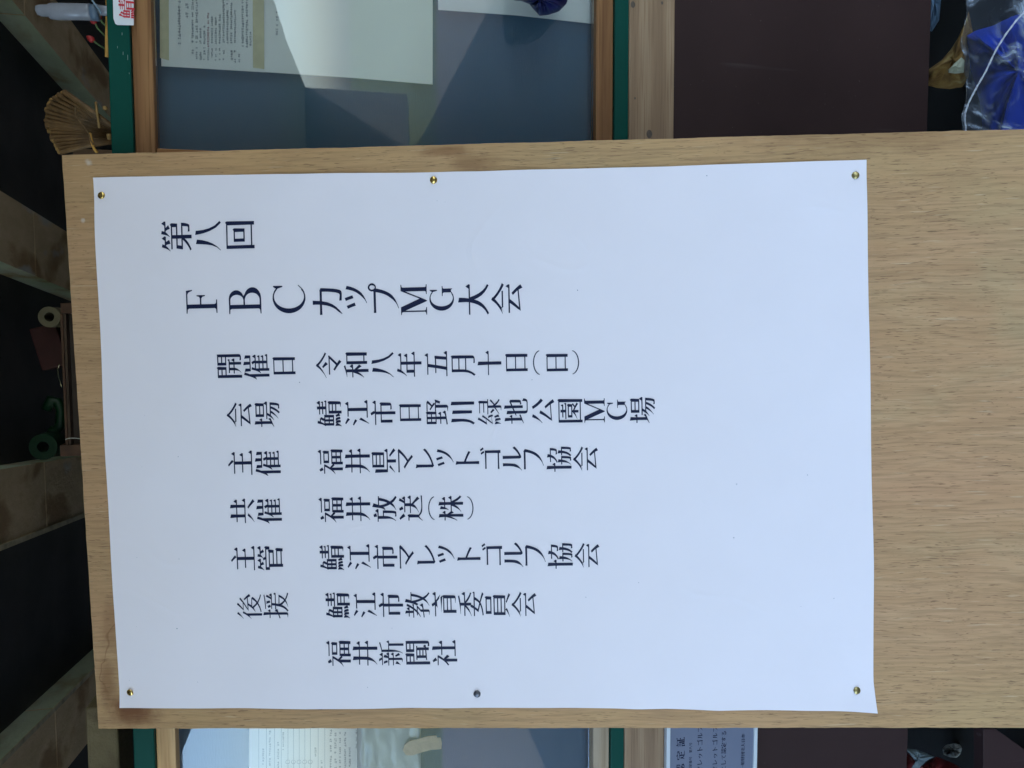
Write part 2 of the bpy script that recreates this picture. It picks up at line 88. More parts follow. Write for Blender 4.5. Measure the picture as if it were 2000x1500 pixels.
    '場': [[[-44,210,-44,56,199,56,206,195,204,208,185,225,164,210],[4,123,150,123,150,76,4,76],[4,190,150,190,150,143,4,143]],[[-85,18,-85,-2,-17,-2,-31,-27,-47,-53,-65,-79,-84,-101,-106,-118,-101,-123,-86,-113,-68,-103,-49,-93,-32,-81,-18,-68,25,-68,8,-97,-11,-126,-32,-155,-54,-179,-78,-197,-73,-201,-43,-181,-11,-156,20,-129,48,-99,68,-68,105,-68,91,-101,75,-133,56,-164,35,-190,12,-210,21,-216,30,-223,37,-230,63,-206,89,-176,112,-142,132,-105,147,-68,171,-68,168,-110,165,-143,162,-167,159,-183,155,-192,151,-196,147,-200,141,-201,98,-196,103,-204,105,-213,107,-222,156,-221,167,-221,177,-220,186,-215,193,-203,200,-183,207,-154,213,-113,218,-58,215,-48,1,-48,29,-2,228,-2,234,18,201,63,168,18]],[[-227,-117,-224,-123,-68,-59,-71,-34,-84,-17,-96,-34,-123,-56,-123,93,-77,93,-72,113,-96,146,-119,113,-123,113,-120,217,-182,232,-173,113,-224,113,-224,93,-173,93,-173,-80]]],
    '大': [[[-38,235,-38,209,-36,178,-35,144,-35,110,-38,77,-219,77,-219,57,-41,57,-55,-1,-78,-59,-111,-115,-158,-163,-222,-201,-214,-208,-209,-214,-204,-222,-138,-187,-87,-149,-47,-107,-19,-60,0,-6,27,-67,60,-117,100,-158,148,-193,202,-222,207,-213,213,-206,220,-198,167,-167,123,-123,87,-69,58,-8,34,57,218,57,224,77,191,122,158,77,18,77,22,108,26,138,28,167,30,195,31,220]]],
    '委': [[[-151,-131,-13,-162,-45,-173,-82,-183,-124,-191,-169,-198,-216,-202,-212,-209,-212,-215,-212,-223,-154,-217,-101,-210,-53,-200,-10,-187,27,-171,64,-182,99,-193,131,-204,160,-216,186,-226,218,-201,191,-192,159,-183,125,-175,89,-166,52,-156,69,-142,86,-126,103,-107,118,-88,129,-68,225,-68,227,-48,213,-29,199,-48,-35,-48,-8,-4,24,-4,24,84,54,57,89,35,127,17,167,1,207,-12,210,-4,211,4,216,11,180,23,145,39,111,58,80,79,51,101,218,101,224,121,191,166,158,121,24,121,24,186,56,189,86,192,114,196,140,201,165,206,141,228,90,218,26,208,-44,199,-117,192,-188,188,-187,183,-29,181,-29,121,-221,121,-221,101,-57,101,-85,77,-118,52,-152,29,-188,9,-225,-4,-221,-9,-180,4,-138,18,-97,35,-60,56,-29,83,-29,6,-51,12,-88,-48,-227,-48,-227,-68,-101,-68,-154,-132],[77,-68,67,-85,56,-102,44,-119,30,-134,14,-146,-95,-121,-52,-68]]],
    '定': [[[-155,7,-161,-47,-166,-98,-176,-144,-193,-184,-220,-215,-214,-220,-193,-204,-172,-188,-153,-170,-136,-150,-123,-125,-93,-167,-56,-194,-12,-209,39,-215,97,-216,218,-212,218,-204,218,-198,221,-192,99,-192,82,-192,68,-192,54,-191,40,-189,26,-187,26,-70,166,-70,172,-50,139,-5,106,-50,26,-50,26,47,145,47,151,67,119,112,86,67,-145,67,-145,47,-29,47,-29,-169,-51,-158,-68,-144,-82,-125,-94,-101,-106,-72,-91,-14]],[[-41,214,-18,165,-217,165,-217,64,-165,64,-165,145,160,145,160,64,214,64,221,150,219,163,200,180,179,165,37,165,33,176,27,189,20,202,13,215,6,227]]],
    '川': [[[-188,208,-179,32,-179,-19,-183,-69,-191,-118,-209,-164,-237,-206,-226,-214,-214,-224,-205,-233,-171,-186,-148,-135,-134,-81,-127,-25,-125,32,-122,193]],[[-30,188,-21,-185,33,-185,36,173]],[[137,210,146,-228,201,-228,204,195]]],
    '市': [[[-47,215,-13,148,-225,148,-225,128,-30,128,-30,44,-184,44,-184,-171,-131,-171,-131,24,-30,24,-30,-228,24,-228,24,24,132,24,132,-123,133,-130,134,-136,129,-139,58,-135,62,-144,64,-152,65,-161,89,-161,110,-161,128,-161,143,-159,155,-156,170,-150,182,-140,187,-124,194,29,192,42,173,59,152,44,24,44,24,128,223,128,229,148,196,193,163,148,23,154,35,165,30,177,23,190,16,202,7,215,-1,229]]],
    '年': [[[-226,-86,-226,-106,-4,-106,-4,-229,51,-229,51,-106,224,-106,230,-86,197,-41,164,-86,51,-86,51,29,189,29,195,49,162,94,129,49,51,49,51,141,201,141,207,161,174,206,141,161,-95,161,-72,212,-121,225,-135,185,-149,146,-165,110,-185,77,-210,50,-203,45,-185,61,-164,79,-143,98,-123,118,-107,141,-4,141,-4,49,-152,49,-152,-86],[-99,-86,-99,29,-4,29,-4,-86]]],
    '後': [[[-130,227,-144,205,-160,180,-178,155,-198,132,-220,113,-216,108,-191,127,-165,147,-139,168,-115,190,-96,214]],[[-81,14,-73,16,-60,17,-41,18,-14,19,23,21,3,-6,-19,-35,-43,-62,-69,-86,-95,-105,-91,-110,-78,-104,-64,-98,-50,-93,-36,-86,-24,-78,-13,-93,1,-107,15,-122,30,-136,45,-148,18,-162,-11,-176,-40,-188,-70,-198,-100,-205,-96,-211,-94,-215,-91,-222,-58,-214,-25,-204,7,-192,38,-178,67,-162,93,-177,122,-191,152,-203,184,-213,216,-221,217,-214,216,-209,219,-203,190,-196,162,-186,137,-175,112,-162,88,-148,110,-132,130,-115,148,-98,164,-78,177,-54,153,-42,153,-39,23,-36,61,19,166,26,189,-25,230,-1,217,18,200,39,180,59,159,80,139,101,116,89,156,41,-35,32,4,54,45,79,88,106,129,135,166,165,141,179,71,121,-34,117,-14,134,8,152,31,172,52,192,71,212,38,227,20,204,1,182,-17,162,-33,147,-43,138,-53,125,-62,113,-70,107,-70,104,-61,106,-45,106,-20,107,12,107,53,108,-30,53,-51,38,-68,24,-82,17],[-3,-52,136,-52,125,-69,112,-86,98,-103,83,-119,67,-132,51,-118,36,-103,21,-86,8,-69]],[[-117,125,-134,92,-153,58,-174,25,-197,-4,-222,-28,-219,-33,-166,5,-166,-230,-124,-230,-124,52,-85,113]]],
    '援': [[[27,175,50,100,87,108,74,165]],[[184,220,143,212,95,206,42,201,-13,197,-66,194,-64,189,-65,185,-65,179,-11,181,45,184,100,189,152,195,197,203]],[[-47,143,-34,92,11,107,-13,152]],[[156,177,149,160,140,142,129,122,119,104,108,87,-65,87,-65,71,-1,71,-7,17,-76,17,-76,0,-10,0,-18,-45,-31,-91,-50,-135,-77,-174,-113,-205,-106,-211,-101,-216,-96,-223,-68,-203,-44,-180,-24,-156,-7,-129,6,-100,17,-114,29,-128,43,-141,57,-153,70,-164,52,-176,34,-187,14,-198,-7,-207,-29,-214,-27,-217,-2,-211,24,-205,49,-198,72,-189,93,-177,114,-190,137,-201,162,-210,187,-218,214,-225,229,-204,204,-199,179,-192,156,-183,134,-174,114,-164,132,-146,150,-125,166,-102,180,-77,191,-50,189,-49,163,-51,23,-47,33,0,223,0,227,17,207,45,186,17,35,17,41,71,208,71,213,87,187,123,161,87,145,87,193,165],[23,-64,147,-64,138,-82,128,-100,117,-118,105,-134,91,-147,75,-134,60,-117,46,-100,34,-81]],[[-179,235,-170,119,-229,119,-229,103,-170,103,-170,-37,-235,-56,-232,-76,-170,-56,-170,-185,-170,-192,-171,-198,-175,-201,-220,-206,-218,-211,-201,-212,-185,-214,-172,-216,-161,-217,-152,-215,-141,-209,-132,-201,-129,-185,-129,-43,-74,-26,-72,-6,-96,27,-120,-6,-129,-23,-129,103,-79,103,-74,119,-98,151,-121,119,-129,119,-126,220]]],
    '放': [[[-147,206,-143,194,-140,182,-139,170,-137,159,-135,148,-76,168,-104,219]],[[-228,141,-228,121,-177,121,-177,10,-176,-33,-174,-77,-178,-121,-191,-164,-219,-205,-212,-210,-178,-168,-153,-126,-137,-83,-129,-38,-126,10,-126,20,-73,20,-75,-52,-76,-107,-77,-145,-80,-170,-84,-182,-87,-188,-90,-192,-96,-194,-143,-188,-138,-198,-135,-207,-134,-217,-79,-215,-67,-215,-57,-214,-47,-208,-40,-192,-35,-164,-31,-120,-29,-56,-26,30,-30,40,-126,40,-126,121,-7,121,-1,141,-34,186,-67,141]],[[37,238,30,184,23,130,15,79,2,33,-18,-4,-11,-11,-2,-3,8,2,17,6,27,12,34,23,42,-6,50,-31,58,-54,68,-76,80,-99,63,-125,45,-150,25,-173,2,-194,-26,-211,-23,-216,6,-202,34,-189,61,-175,84,-159,104,-138,121,-161,140,-181,161,-198,184,-214,209,-228,233,-198,208,-184,186,-167,166,-147,149,-124,132,-99,150,-65,166,-26,179,16,191,61,200,108,228,108,228,128,77,128,103,214],[70,108,148,108,142,72,136,38,128,7,119,-22,107,-50,95,-23,86,4,78,33,72,63,66,96]]],
    '教': [[[51,236,43,186,34,137,22,91,7,49,-13,14,-24,21,-38,18,-98,19,-54,70,11,70,14,87,-2,108,-18,87,-41,87,-28,108,-14,129,-2,151,10,173,21,197,-17,208,-28,182,-40,157,-53,133,-68,109,-83,87,-106,87,-106,152,-47,152,-42,169,-69,206,-96,169,-106,169,-103,221,-156,236,-147,169,-209,169,-209,152,-147,152,-147,87,-230,87,-230,70,-92,70,-143,19,-189,19,-189,2,-154,2,-221,-51,-217,-56,-198,-45,-177,-35,-156,-24,-136,-12,-119,2,-59,2,-71,-9,-85,-22,-101,-35,-115,-47,-128,-56,-128,-95,-230,-105,-227,-122,-128,-112,-128,-188,-128,-194,-128,-200,-133,-202,-183,-207,-181,-212,-163,-213,-146,-215,-132,-217,-119,-218,-110,-216,-98,-211,-89,-203,-86,-189,-86,-108,19,-96,24,-79,-7,-37,-38,-79,-86,-90,-86,-52,-70,-41,-55,-29,-40,-16,-25,-3,-12,11,15,-12,22,-2,28,6,34,15,39,24,45,36,52,6,61,-22,70,-48,80,-74,91,-99,74,-124,56,-150,35,-173,11,-194,-17,-211,-14,-216,15,-201,42,-187,68,-172,91,-154,111,-133,127,-155,145,-175,165,-193,186,-208,208,-223,213,-215,218,-209,225,-203,202,-188,183,-169,166,-148,150,-124,135,-98,152,-63,167,-25,181,18,192,63,200,111,228,111,228,127,82,127,107,214],[72,111,155,111,150,74,143,39,135,6,126,-25,114,-54,103,-24,93,8,85,41,78,76]]],
    '新': [[[-71,-83,-63,-99,-56,-115,-49,-131,-44,-147,-39,-161,0,-138,-6,-125,-15,-112,-25,-98,-35,-84,-46,-69]],[[-196,-72,-201,-91,-203,-111,-205,-130,-210,-148,-219,-163,-214,-167,-201,-154,-186,-141,-172,-129,-159,-114,-150,-96]],[[22,173,22,10,23,-32,24,-78,21,-124,12,-168,-8,-207,-1,-212,23,-171,41,-126,53,-80,61,-34,63,10,63,35,132,35,132,-226,175,-226,175,35,226,35,231,52,207,84,182,52,63,52,63,165,94,170,124,175,152,182,180,189,206,198,186,215,161,206,129,197,93,187,57,179]],[[-152,225,-120,169,-220,169,-220,153,0,153,6,169,-27,214,-60,169,-78,169,-104,219]],[[-76,143,-94,56,-227,56,-227,39,-128,39,-128,-28,-225,-28,-225,-45,-128,-45,-128,-180,-128,-185,-128,-189,-131,-191,-167,-196,-166,-201,-143,-204,-123,-208,-109,-207,-98,-201,-91,-194,-88,-180,-88,-45,2,-45,7,-28,-20,9,-47,-28,-88,-28,-88,39,8,39,13,56,-15,94,-43,56,-57,56,-26,119]],[[-198,141,-191,127,-185,110,-178,92,-173,76,-171,62,-133,73,-135,84,-138,96,-142,109,-147,121,-153,134]]],
    '日': [[[-171,186,-171,-223,-116,-223,-116,-182,115,-182,115,-221,172,-221,179,171,177,184,158,201,137,186],[-116,-5,115,-5,115,-162,-116,-162],[-116,15,-116,166,115,166,115,15]]],
    '月': [[[-155,194,-155,49,-156,-1,-160,-54,-172,-107,-195,-157,-235,-203,-225,-210,-215,-219,-208,-228,-180,-200,-157,-169,-137,-135,-122,-100,-112,-65,111,-65,110,-173,111,-184,111,-192,104,-196,14,-193,18,-202,19,-209,20,-218,50,-218,76,-218,98,-217,116,-215,130,-212,147,-205,161,-194,167,-173,173,179,171,192,152,209,131,194],[-101,174,111,174,111,75,-101,75],[-101,55,111,55,111,-45,-108,-45,-106,-26,-104,-5,-103,17,-102,37]]],
    '本': [[[-21,228,-21,124,-218,124,-218,86,-68,86,-92,36,-122,-11,-156,-54,-193,-91,-232,-119,-204,-150,-162,-115,-123,-73,-87,-25,-55,29,-29,86,-21,86,-21,-98,-138,-98,-138,-136,-21,-136,-21,-229,18,-229,18,-136,134,-136,134,-98,18,-98,18,86,25,86,51,29,82,-25,118,-73,157,-115,200,-149,230,-116,189,-88,151,-52,117,-10,87,37,62,86,216,86,216,124,18,124,18,228]]],
    '株': [[[-14,213,-17,176,-16,140,-17,106,-21,75,-32,49,-25,45,-17,56,-7,68,2,79,11,93,18,108,63,108,63,6,-48,6,-48,-14,47,-14,29,-53,9,-93,-13,-131,-38,-163,-66,-187,-61,-192,-33,-173,-6,-154,20,-133,44,-106,64,-73,63,-228,115,-228,113,-67,130,-101,147,-130,167,-156,188,-178,210,-200,217,-190,227,-180,236,-172,212,-149,189,-120,168,-86,149,-50,132,-14,223,-14,229,6,196,51,163,6,115,6,115,108,205,108,211,128,178,173,145,128,115,128,118,221,54,236,63,128,24,128,42,190]],[[-168,236,-159,125,-223,125,-223,105,-159,105,-169,61,-180,13,-194,-33,-210,-75,-228,-106,-223,-116,-208,-95,-193,-71,-178,-45,-164,-16,-152,16,-159,-228,-107,-228,-107,12,-82,-51,-46,-8,-106,73,-106,105,-51,105,-46,125,-74,164,-102,125,-107,125,-104,221]]],
    '江': [[[-202,200,-183,188,-164,174,-146,159,-130,144,-116,133,-88,169,-103,179,-122,189,-144,200,-165,210,-185,220]],[[-229,64,-210,53,-190,40,-171,26,-154,13,-140,2,-115,38,-131,48,-150,57,-173,66,-195,75,-214,83]],[[-199,-204,-191,-210,-171,-182,-149,-153,-126,-124,-104,-94,-86,-63,-121,-32,-137,-67,-153,-105,-168,-143,-183,-176]],[[-88,-168,-88,-188,227,-188,233,-168,200,-123,167,-168,92,-168,92,153,199,153,205,173,172,218,139,173,-64,173,-64,153,35,153,35,-168]]],
    '法': [[[-202,202,-182,191,-161,177,-142,163,-125,149,-111,137,-85,175,-101,184,-121,194,-144,203,-167,212,-188,220]],[[-229,67,-209,56,-189,43,-170,29,-153,16,-139,4,-114,42,-129,51,-149,60,-172,69,-194,78,-215,86]],[[-198,-203,-190,-209,-170,-181,-148,-153,-125,-124,-104,-94,-86,-63,-121,-32,-137,-67,-153,-105,-168,-142,-183,-176]],[[-59,-202,-49,-199,-31,-198,4,-195,64,-190,157,-179,175,-233,223,-208,212,-183,195,-156,175,-128,154,-99,132,-72,99,-88,145,-154,-15,-172,5,-144,26,-112,47,-78,67,-43,84,-10,216,-10,222,10,189,55,156,10,92,10,92,116,195,116,201,136,168,181,135,136,92,136,95,221,30,236,39,136,-60,136,-60,116,39,116,39,10,-81,10,-81,-10,27,-10,12,-43,-4,-76,-19,-105,-31,-127,-39,-141,-48,-163,-53,-186,-61,-197]]],
    '番': [[[-148,152,-139,140,-131,127,-123,114,-117,102,-112,90,-220,90,-220,58,-60,58,-90,34,-123,12,-159,-8,-196,-25,-233,-39,-209,-68,-156,-45,-156,-229,-120,-229,-120,-212,123,-212,123,-227,161,-227,161,-46,206,-64,231,-33,194,-20,156,-5,119,14,85,35,55,58,218,58,218,90,104,90,151,162,110,173,104,158,96,142,87,125,78,109,69,96,85,90,15,90,15,173,50,176,84,180,115,185,145,190,173,195,148,223,94,213,28,205,-44,198,-119,193,-192,189,-184,161,-118,163],[-21,90,-95,90,-76,98,-81,110,-88,123,-96,137,-105,151,-115,164,-21,170],[-21,51,-21,-28,15,-28,15,53,37,33,60,14,86,-5,113,-21,141,-37,-141,-37,-115,-21,-89,-5,-64,13,-42,32],[-120,-136,-20,-136,-20,-182,-120,-182],[-120,-110,-120,-67,-20,-67,-20,-110],[123,-136,123,-182,15,-182,15,-136],[123,-110,15,-110,15,-67,123,-67]]],
    '県': [[[77,-120,102,-139,127,-160,151,-182,173,-203,190,-220,232,-189,212,-173,186,-156,157,-138,129,-120,102,-104]],[[-116,-102,-134,-121,-153,-143,-174,-165,-196,-186,-218,-203,-213,-208,-188,-192,-159,-175,-130,-157,-102,-138,-78,-119]],[[-118,206,-118,-12,158,-12,165,191,163,204,144,221,123,206],[-69,121,107,121,107,74,-69,74],[-69,54,107,54,107,8,-69,8],[-69,186,107,186,107,141,-69,141]],[[-217,161,-208,-77,-30,-77,-30,-228,26,-228,26,-77,218,-77,224,-57,191,-12,158,-57,-155,-57,-152,146]]],
    '社': [[[-171,211,-161,198,-152,183,-146,167,-140,153,-134,140,-84,171,-92,182,-103,193,-115,205,-129,217,-141,228]],[[-224,136,-224,116,-86,116,-108,78,-134,38,-164,1,-196,-31,-229,-56,-225,-62,-223,-70,-221,-79,-208,-70,-195,-62,-184,-54,-171,-44,-158,-32,-158,-228,-107,-228,-107,-25,-65,-84,-33,-41,-106,23,-91,43,-76,63,-63,84,-51,105,-41,127,-54,136,-71,134]],[[56,237,65,65,-36,65,-36,45,65,45,65,-181,-60,-181,-60,-201,227,-201,233,-181,200,-136,167,-181,118,-181,118,45,216,45,222,65,189,110,156,65,118,65,121,222]]],
    '福': [[[-181,199,-156,135,-104,161,-110,171,-117,181,-126,191,-134,202,-143,215]],[[-25,134,-25,29,199,29,206,119,204,132,185,149,164,134],[22,114,150,114,150,49,22,49]],[[-47,198,-47,178,218,178,224,198,191,243,158,198]],[[-223,128,-223,108,-93,108,-114,66,-140,23,-170,-20,-201,-56,-234,-84,-231,-89,-217,-80,-203,-74,-189,-67,-176,-58,-162,-47,-162,-228,-111,-228,-111,-23,-65,-74,-52,-57,-52,-229,-3,-229,-3,-200,171,-200,171,-227,222,-227,229,-29,227,-16,208,1,187,-14,-45,-14,-45,-39,-106,16,-92,36,-79,56,-66,77,-55,98,-46,120,-57,127,-77,126],[59,-34,59,-96,-3,-96,-3,-34],[107,-34,171,-34,171,-96,107,-96],[59,-116,59,-180,-3,-180,-3,-116],[107,-116,171,-116,171,-180,107,-180]]],
    '第': [[[-175,5,-191,-93,-48,-93,-75,-120,-106,-145,-140,-169,-175,-189,-210,-204,-203,-210,-198,-217,-193,-225,-158,-210,-123,-194,-90,-175,-59,-152,-31,-125,-31,-229,22,-229,22,-93,151,-93,149,-118,147,-139,146,-154,145,-165,141,-171,137,-175,131,-177,123,-178,65,-172,69,-182,70,-191,71,-201,139,-200,152,-200,162,-199,171,-195,178,-185,185,-170,191,-149,197,-120,201,-83,198,-73,22,-73,22,-15,189,-15,196,68,194,81,175,98,154,83,-185,83,-185,63,-31,63,-31,5],[-127,-15,-31,-15,-31,-73,-136,-73],[22,63,138,63,138,5,22,5]],[[-152,228,-162,199,-172,171,-183,144,-197,120,-215,100,-209,96,-195,107,-179,119,-163,132,-147,146,-135,162,-123,162,-117,148,-112,133,-109,118,-106,104,-103,93,-46,113,-74,162,2,162,8,182,-25,227,-58,182,-122,182,-107,217]],[[41,233,34,205,28,177,20,150,10,126,-5,106,2,102,13,112,27,123,41,135,54,147,64,162,84,162,93,149,101,135,106,122,111,109,116,98,170,121,160,134,145,147,130,162,221,162,227,182,194,227,161,182,75,182,89,221]]],
    '管': [[[-153,24,-153,-229,-99,-229,-99,-208,126,-208,126,-228,178,-228,185,-125,183,-112,164,-95,143,-110,-99,-110,-99,-67,151,-67,158,9,156,22,137,39,116,24],[126,-188,-99,-188,-99,-130,126,-130],[-99,4,100,4,100,-47,-99,-47]],[[-35,120,-18,84,-207,84,-207,7,-156,7,-156,64,159,64,159,7,213,7,220,69,218,82,199,99,178,84,30,84,7,129]],[[-175,225,-182,200,-187,175,-193,151,-201,130,-215,112,-207,108,-197,117,-184,128,-171,139,-158,151,-149,164,-128,164,-123,153,-118,141,-115,129,-112,118,-109,109,-57,127,-82,164,-9,164,-3,184,-36,229,-69,184,-138,184,-127,216]],[[35,225,30,203,27,182,24,162,17,144,7,128,14,124,29,136,48,149,61,164,84,164,92,152,99,139,105,125,110,113,114,103,162,125,130,164,217,164,223,184,190,229,157,184,72,184,83,216]]],
    '緑': [[[-26,-22,26,-84,55,-59,-5,-5]],[[-167,-88,-163,-110,-158,-133,-153,-156,-149,-177,-147,-197,-113,-190,-114,-173,-115,-155,-117,-137,-120,-118,-123,-98]],[[-220,-83,-220,-108,-217,-133,-214,-157,-213,-179,-216,-199,-209,-201,-202,-183,-193,-166,-185,-149,-177,-129,-172,-105]],[[-109,-86,-104,-104,-99,-121,-96,-138,-93,-155,-91,-170,-50,-156,-54,-141,-59,-126,-66,-111,-73,-94,-80,-77]],[[-24,201,-24,185,151,185,151,124,-12,124,-12,107,151,107,151,48,-45,48,-45,32,70,32,70,-82,-43,-169,-40,-174,70,-109,70,-186,71,-192,70,-197,66,-200,21,-205,23,-210,40,-211,56,-213,69,-215,80,-216,89,-214,101,-209,109,-201,112,-186,112,-99,129,-122,147,-141,168,-157,189,-172,212,-184,216,-176,221,-171,227,-165,207,-155,188,-141,170,-124,153,-106,137,-88,154,-75,172,-61,190,-46,207,-31,223,-16,195,0,184,-13,170,-27,156,-42,140,-56,125,-70,112,-46,112,32,224,32,224,48,190,48,197,186,195,199,176,216,155,201]],[[-221,-53,-214,-50,-202,-46,-179,-42,-142,-35,-86,-27,-81,-56,-49,-46,-52,-31,-55,-17,-59,-3,-64,13,-71,31,-112,39,-88,-22,-190,-35,-163,-5,-135,29,-106,65,-79,102,-55,137,-84,154,-127,81,-188,75,-170,100,-150,128,-131,157,-114,187,-98,216,-135,232,-150,199,-166,168,-181,140,-194,118,-203,104,-212,86,-221,68,-229,59,-228,58,-221,60,-207,63,-187,66,-161,70,-130,73,-189,-4,-202,-23,-212,-42,-222,-51]]],
    '聞': [[[-134,-155,-131,-176,44,-163,44,-211,93,-211,93,-160,137,-156,141,-136,118,-105,96,-136,93,-139,93,-1,122,-1,122,19,-127,19,-127,-1,-97,-1,-97,-153],[44,-1,44,-37,-50,-37,-50,-1],[44,-57,44,-92,-50,-92,-50,-57],[44,-112,44,-143,-50,-149,-50,-112]],[[186,206,13,204,13,54,161,54,161,-181,162,-188,163,-194,160,-196,109,-190,114,-200,117,-210,119,-219,137,-220,153,-220,166,-220,176,-219,185,-216,199,-209,209,-198,213,-181,213,207],[161,120,161,74,63,74,63,120],[161,140,63,140,63,184,161,184]],[[-213,204,-213,-229,-161,-229,-161,54,-17,54,-10,189,-12,202,-31,219,-52,204],[-67,120,-67,74,-161,74,-161,120],[-67,140,-161,140,-161,184,-67,184]]],
    '育': [[[-159,16,-159,-229,-106,-229,-106,-139,107,-139,107,-186,108,-194,107,-201,101,-204,20,-210,22,-215,50,-216,75,-217,96,-219,113,-219,126,-218,143,-212,155,-203,160,-187,166,1,164,14,145,31,124,16],[107,-4,107,-52,-106,-52,-106,-4],[-106,-72,107,-72,107,-119,-106,-119]],[[-39,219,-13,172,-219,172,-219,152,-80,152,-96,138,-112,124,-126,111,-138,101,-146,95,-157,82,-165,68,-173,60,-171,54,-158,56,-132,57,-83,57,1,59,128,66,161,27,199,55,179,72,153,92,124,113,96,133,70,152,218,152,224,172,191,217,158,172,41,172,7,232],[51,131,101,89,-122,79,-105,91,-84,106,-63,122,-42,138,-25,152,85,152]]],
    '般': [[[-144,106,-137,93,-131,78,-125,63,-120,48,-116,36,-72,59,-77,70,-85,83,-95,95,-105,108,-114,121]],[[-143,-55,-136,-70,-129,-86,-124,-103,-119,-119,-115,-132,-69,-109,-75,-97,-83,-83,-92,-69,-102,-55,-111,-41]],[[-228,9,-228,-11,-198,-11,-199,-52,-198,-95,-200,-139,-206,-180,-218,-217,-210,-222,-193,-184,-177,-142,-164,-98,-155,-54,-151,-11,-69,-11,-69,-181,-68,-188,-67,-193,-71,-195,-124,-202,-122,-208,-103,-209,-86,-211,-70,-214,-57,-215,-47,-213,-34,-207,-24,-197,-20,-181,-13,160,-15,173,-34,190,-55,175,-102,175,-78,214,-139,237,-147,175,-198,175,-198,31,-198,9],[-150,155,-69,155,-69,9,-150,9,-150,31]],[[17,201,17,148,19,129,22,110,23,91,19,72,5,55,11,50,31,68,47,87,58,106,65,126,67,147,67,181,129,181,129,101,131,84,136,72,145,65,158,61,175,60,206,58,229,61,227,81,206,79,178,77,176,80,177,89,179,101,186,186,184,199,165,216,144,201]],[[0,10,0,-10,24,-22,8,-39,19,-66,32,-89,46,-109,63,-128,81,-147,64,-161,47,-175,29,-189,10,-201,-11,-210,-7,-214,16,-207,41,-200,65,-191,87,-181,107,-168,124,-181,143,-192,163,-203,185,-212,206,-220,226,-194,205,-187,186,-179,167,-169,149,-158,133,-146,153,-122,171,-95,188,-64,202,-31,213,6,208,8,180,3],[160,-10,152,-35,143,-59,133,-82,121,-102,106,-120,91,-101,77,-81,66,-58,56,-34,47,-10]]],
    '証': [[[-207,74,-207,54,-67,54,-63,74,-84,102,-104,74]],[[-212,5,-212,-15,-65,-15,-61,5,-82,33,-103,5]],[[-32,85,-23,-183,-52,-183,-52,-203,229,-203,235,-183,202,-138,169,-183,123,-183,123,0,215,0,221,20,188,65,155,20,123,20,123,172,219,172,225,192,192,237,159,192,-35,192,-35,172,71,172,71,-183,27,-183,30,70]],[[-181,217,-174,203,-170,187,-166,172,-164,157,-162,144,-107,167,-111,179,-118,192,-127,205,-136,219,-144,232]],[[-231,144,-231,124,-50,124,-44,144,-77,189,-110,144]],[[-215,-66,-215,-228,-169,-228,-169,-200,-58,-200,-51,-81,-53,-68,-72,-51,-93,-66],[-169,-86,-105,-86,-105,-180,-169,-180]]],
    '認': [[[-210,74,-210,54,-68,54,-64,74,-82,98,-100,74]],[[-210,8,-210,-12,-68,-12,-64,8,-83,33,-101,8]],[[-230,139,-230,119,-51,119,-45,139,-78,184,-111,139]],[[-184,214,-175,200,-167,185,-161,169,-155,155,-150,142,-101,174,-108,185,-118,197,-130,209,-142,221,-153,233]],[[-19,161,-21,143,-20,126,-18,110,-20,96,-27,84,-21,79,-8,91,4,100,16,110,25,122,32,138]],[[-1,-44,7,-173,9,-193,16,-205,27,-212,43,-215,65,-216,131,-216,149,-215,163,-212,173,-202,180,-183,184,-151,170,-144,153,-132,141,-123,141,-152,140,-172,139,-186,135,-193,128,-195,68,-197,56,-194,54,-185,54,-173,57,-59]],[[-33,-53,-35,-79,-36,-105,-37,-130,-41,-154,-48,-175,-41,-179,-30,-159,-18,-137,-8,-115,0,-92,6,-67]],[[44,-27,57,-44,67,-65,77,-85,85,-105,91,-122,136,-88,128,-73,116,-57,102,-40,87,-23,73,-7]],[[146,-63,159,-87,169,-114,178,-140,185,-165,191,-187,242,-159,234,-138,222,-116,208,-92,193,-69,178,-46]],[[-217,-59,-217,-222,-172,-222,-172,-193,-58,-193,-51,-74,-53,-61,-72,-44,-93,-59],[-172,-79,-104,-79,-104,-173,-172,-173]],[[-26,203,-26,183,68,183,62,142,51,101,34,63,7,30,-32,5,-26,-1,-21,-7,-16,-15,29,14,64,50,90,90,107,135,117,183,170,183,168,134,167,96,165,69,163,52,159,43,156,38,151,35,145,33,97,38,102,29,105,21,106,11,161,12,173,12,183,13,192,19,199,31,204,53,209,85,213,132,216,193,213,203]]],
    '財': [[[-189,-110,-195,-133,-199,-156,-203,-179,-209,-199,-221,-216,-215,-221,-197,-206,-178,-192,-159,-177,-142,-159,-130,-137]],[[-104,-129,-92,-145,-82,-164,-74,-183,-66,-201,-60,-216,-7,-188,-15,-174,-28,-159,-42,-144,-57,-128,-71,-113]],[[-214,204,-214,-97,-24,-97,-17,189,-19,202,-38,219,-59,204],[-164,90,-76,90,-76,17,-164,17],[-164,-3,-76,-3,-76,-77,-164,-77],[-164,184,-76,184,-76,110,-164,110]],[[111,234,120,103,-16,103,-16,83,111,83,91,34,68,-16,43,-63,14,-103,-17,-133,-12,-139,17,-116,46,-93,74,-67,99,-36,121,3,119,-181,120,-189,121,-195,116,-197,57,-193,61,-202,64,-212,65,-222,86,-222,104,-221,120,-220,132,-219,142,-216,156,-209,167,-199,172,-181,172,83,228,83,233,103,205,142,177,103,172,103,175,219]]],
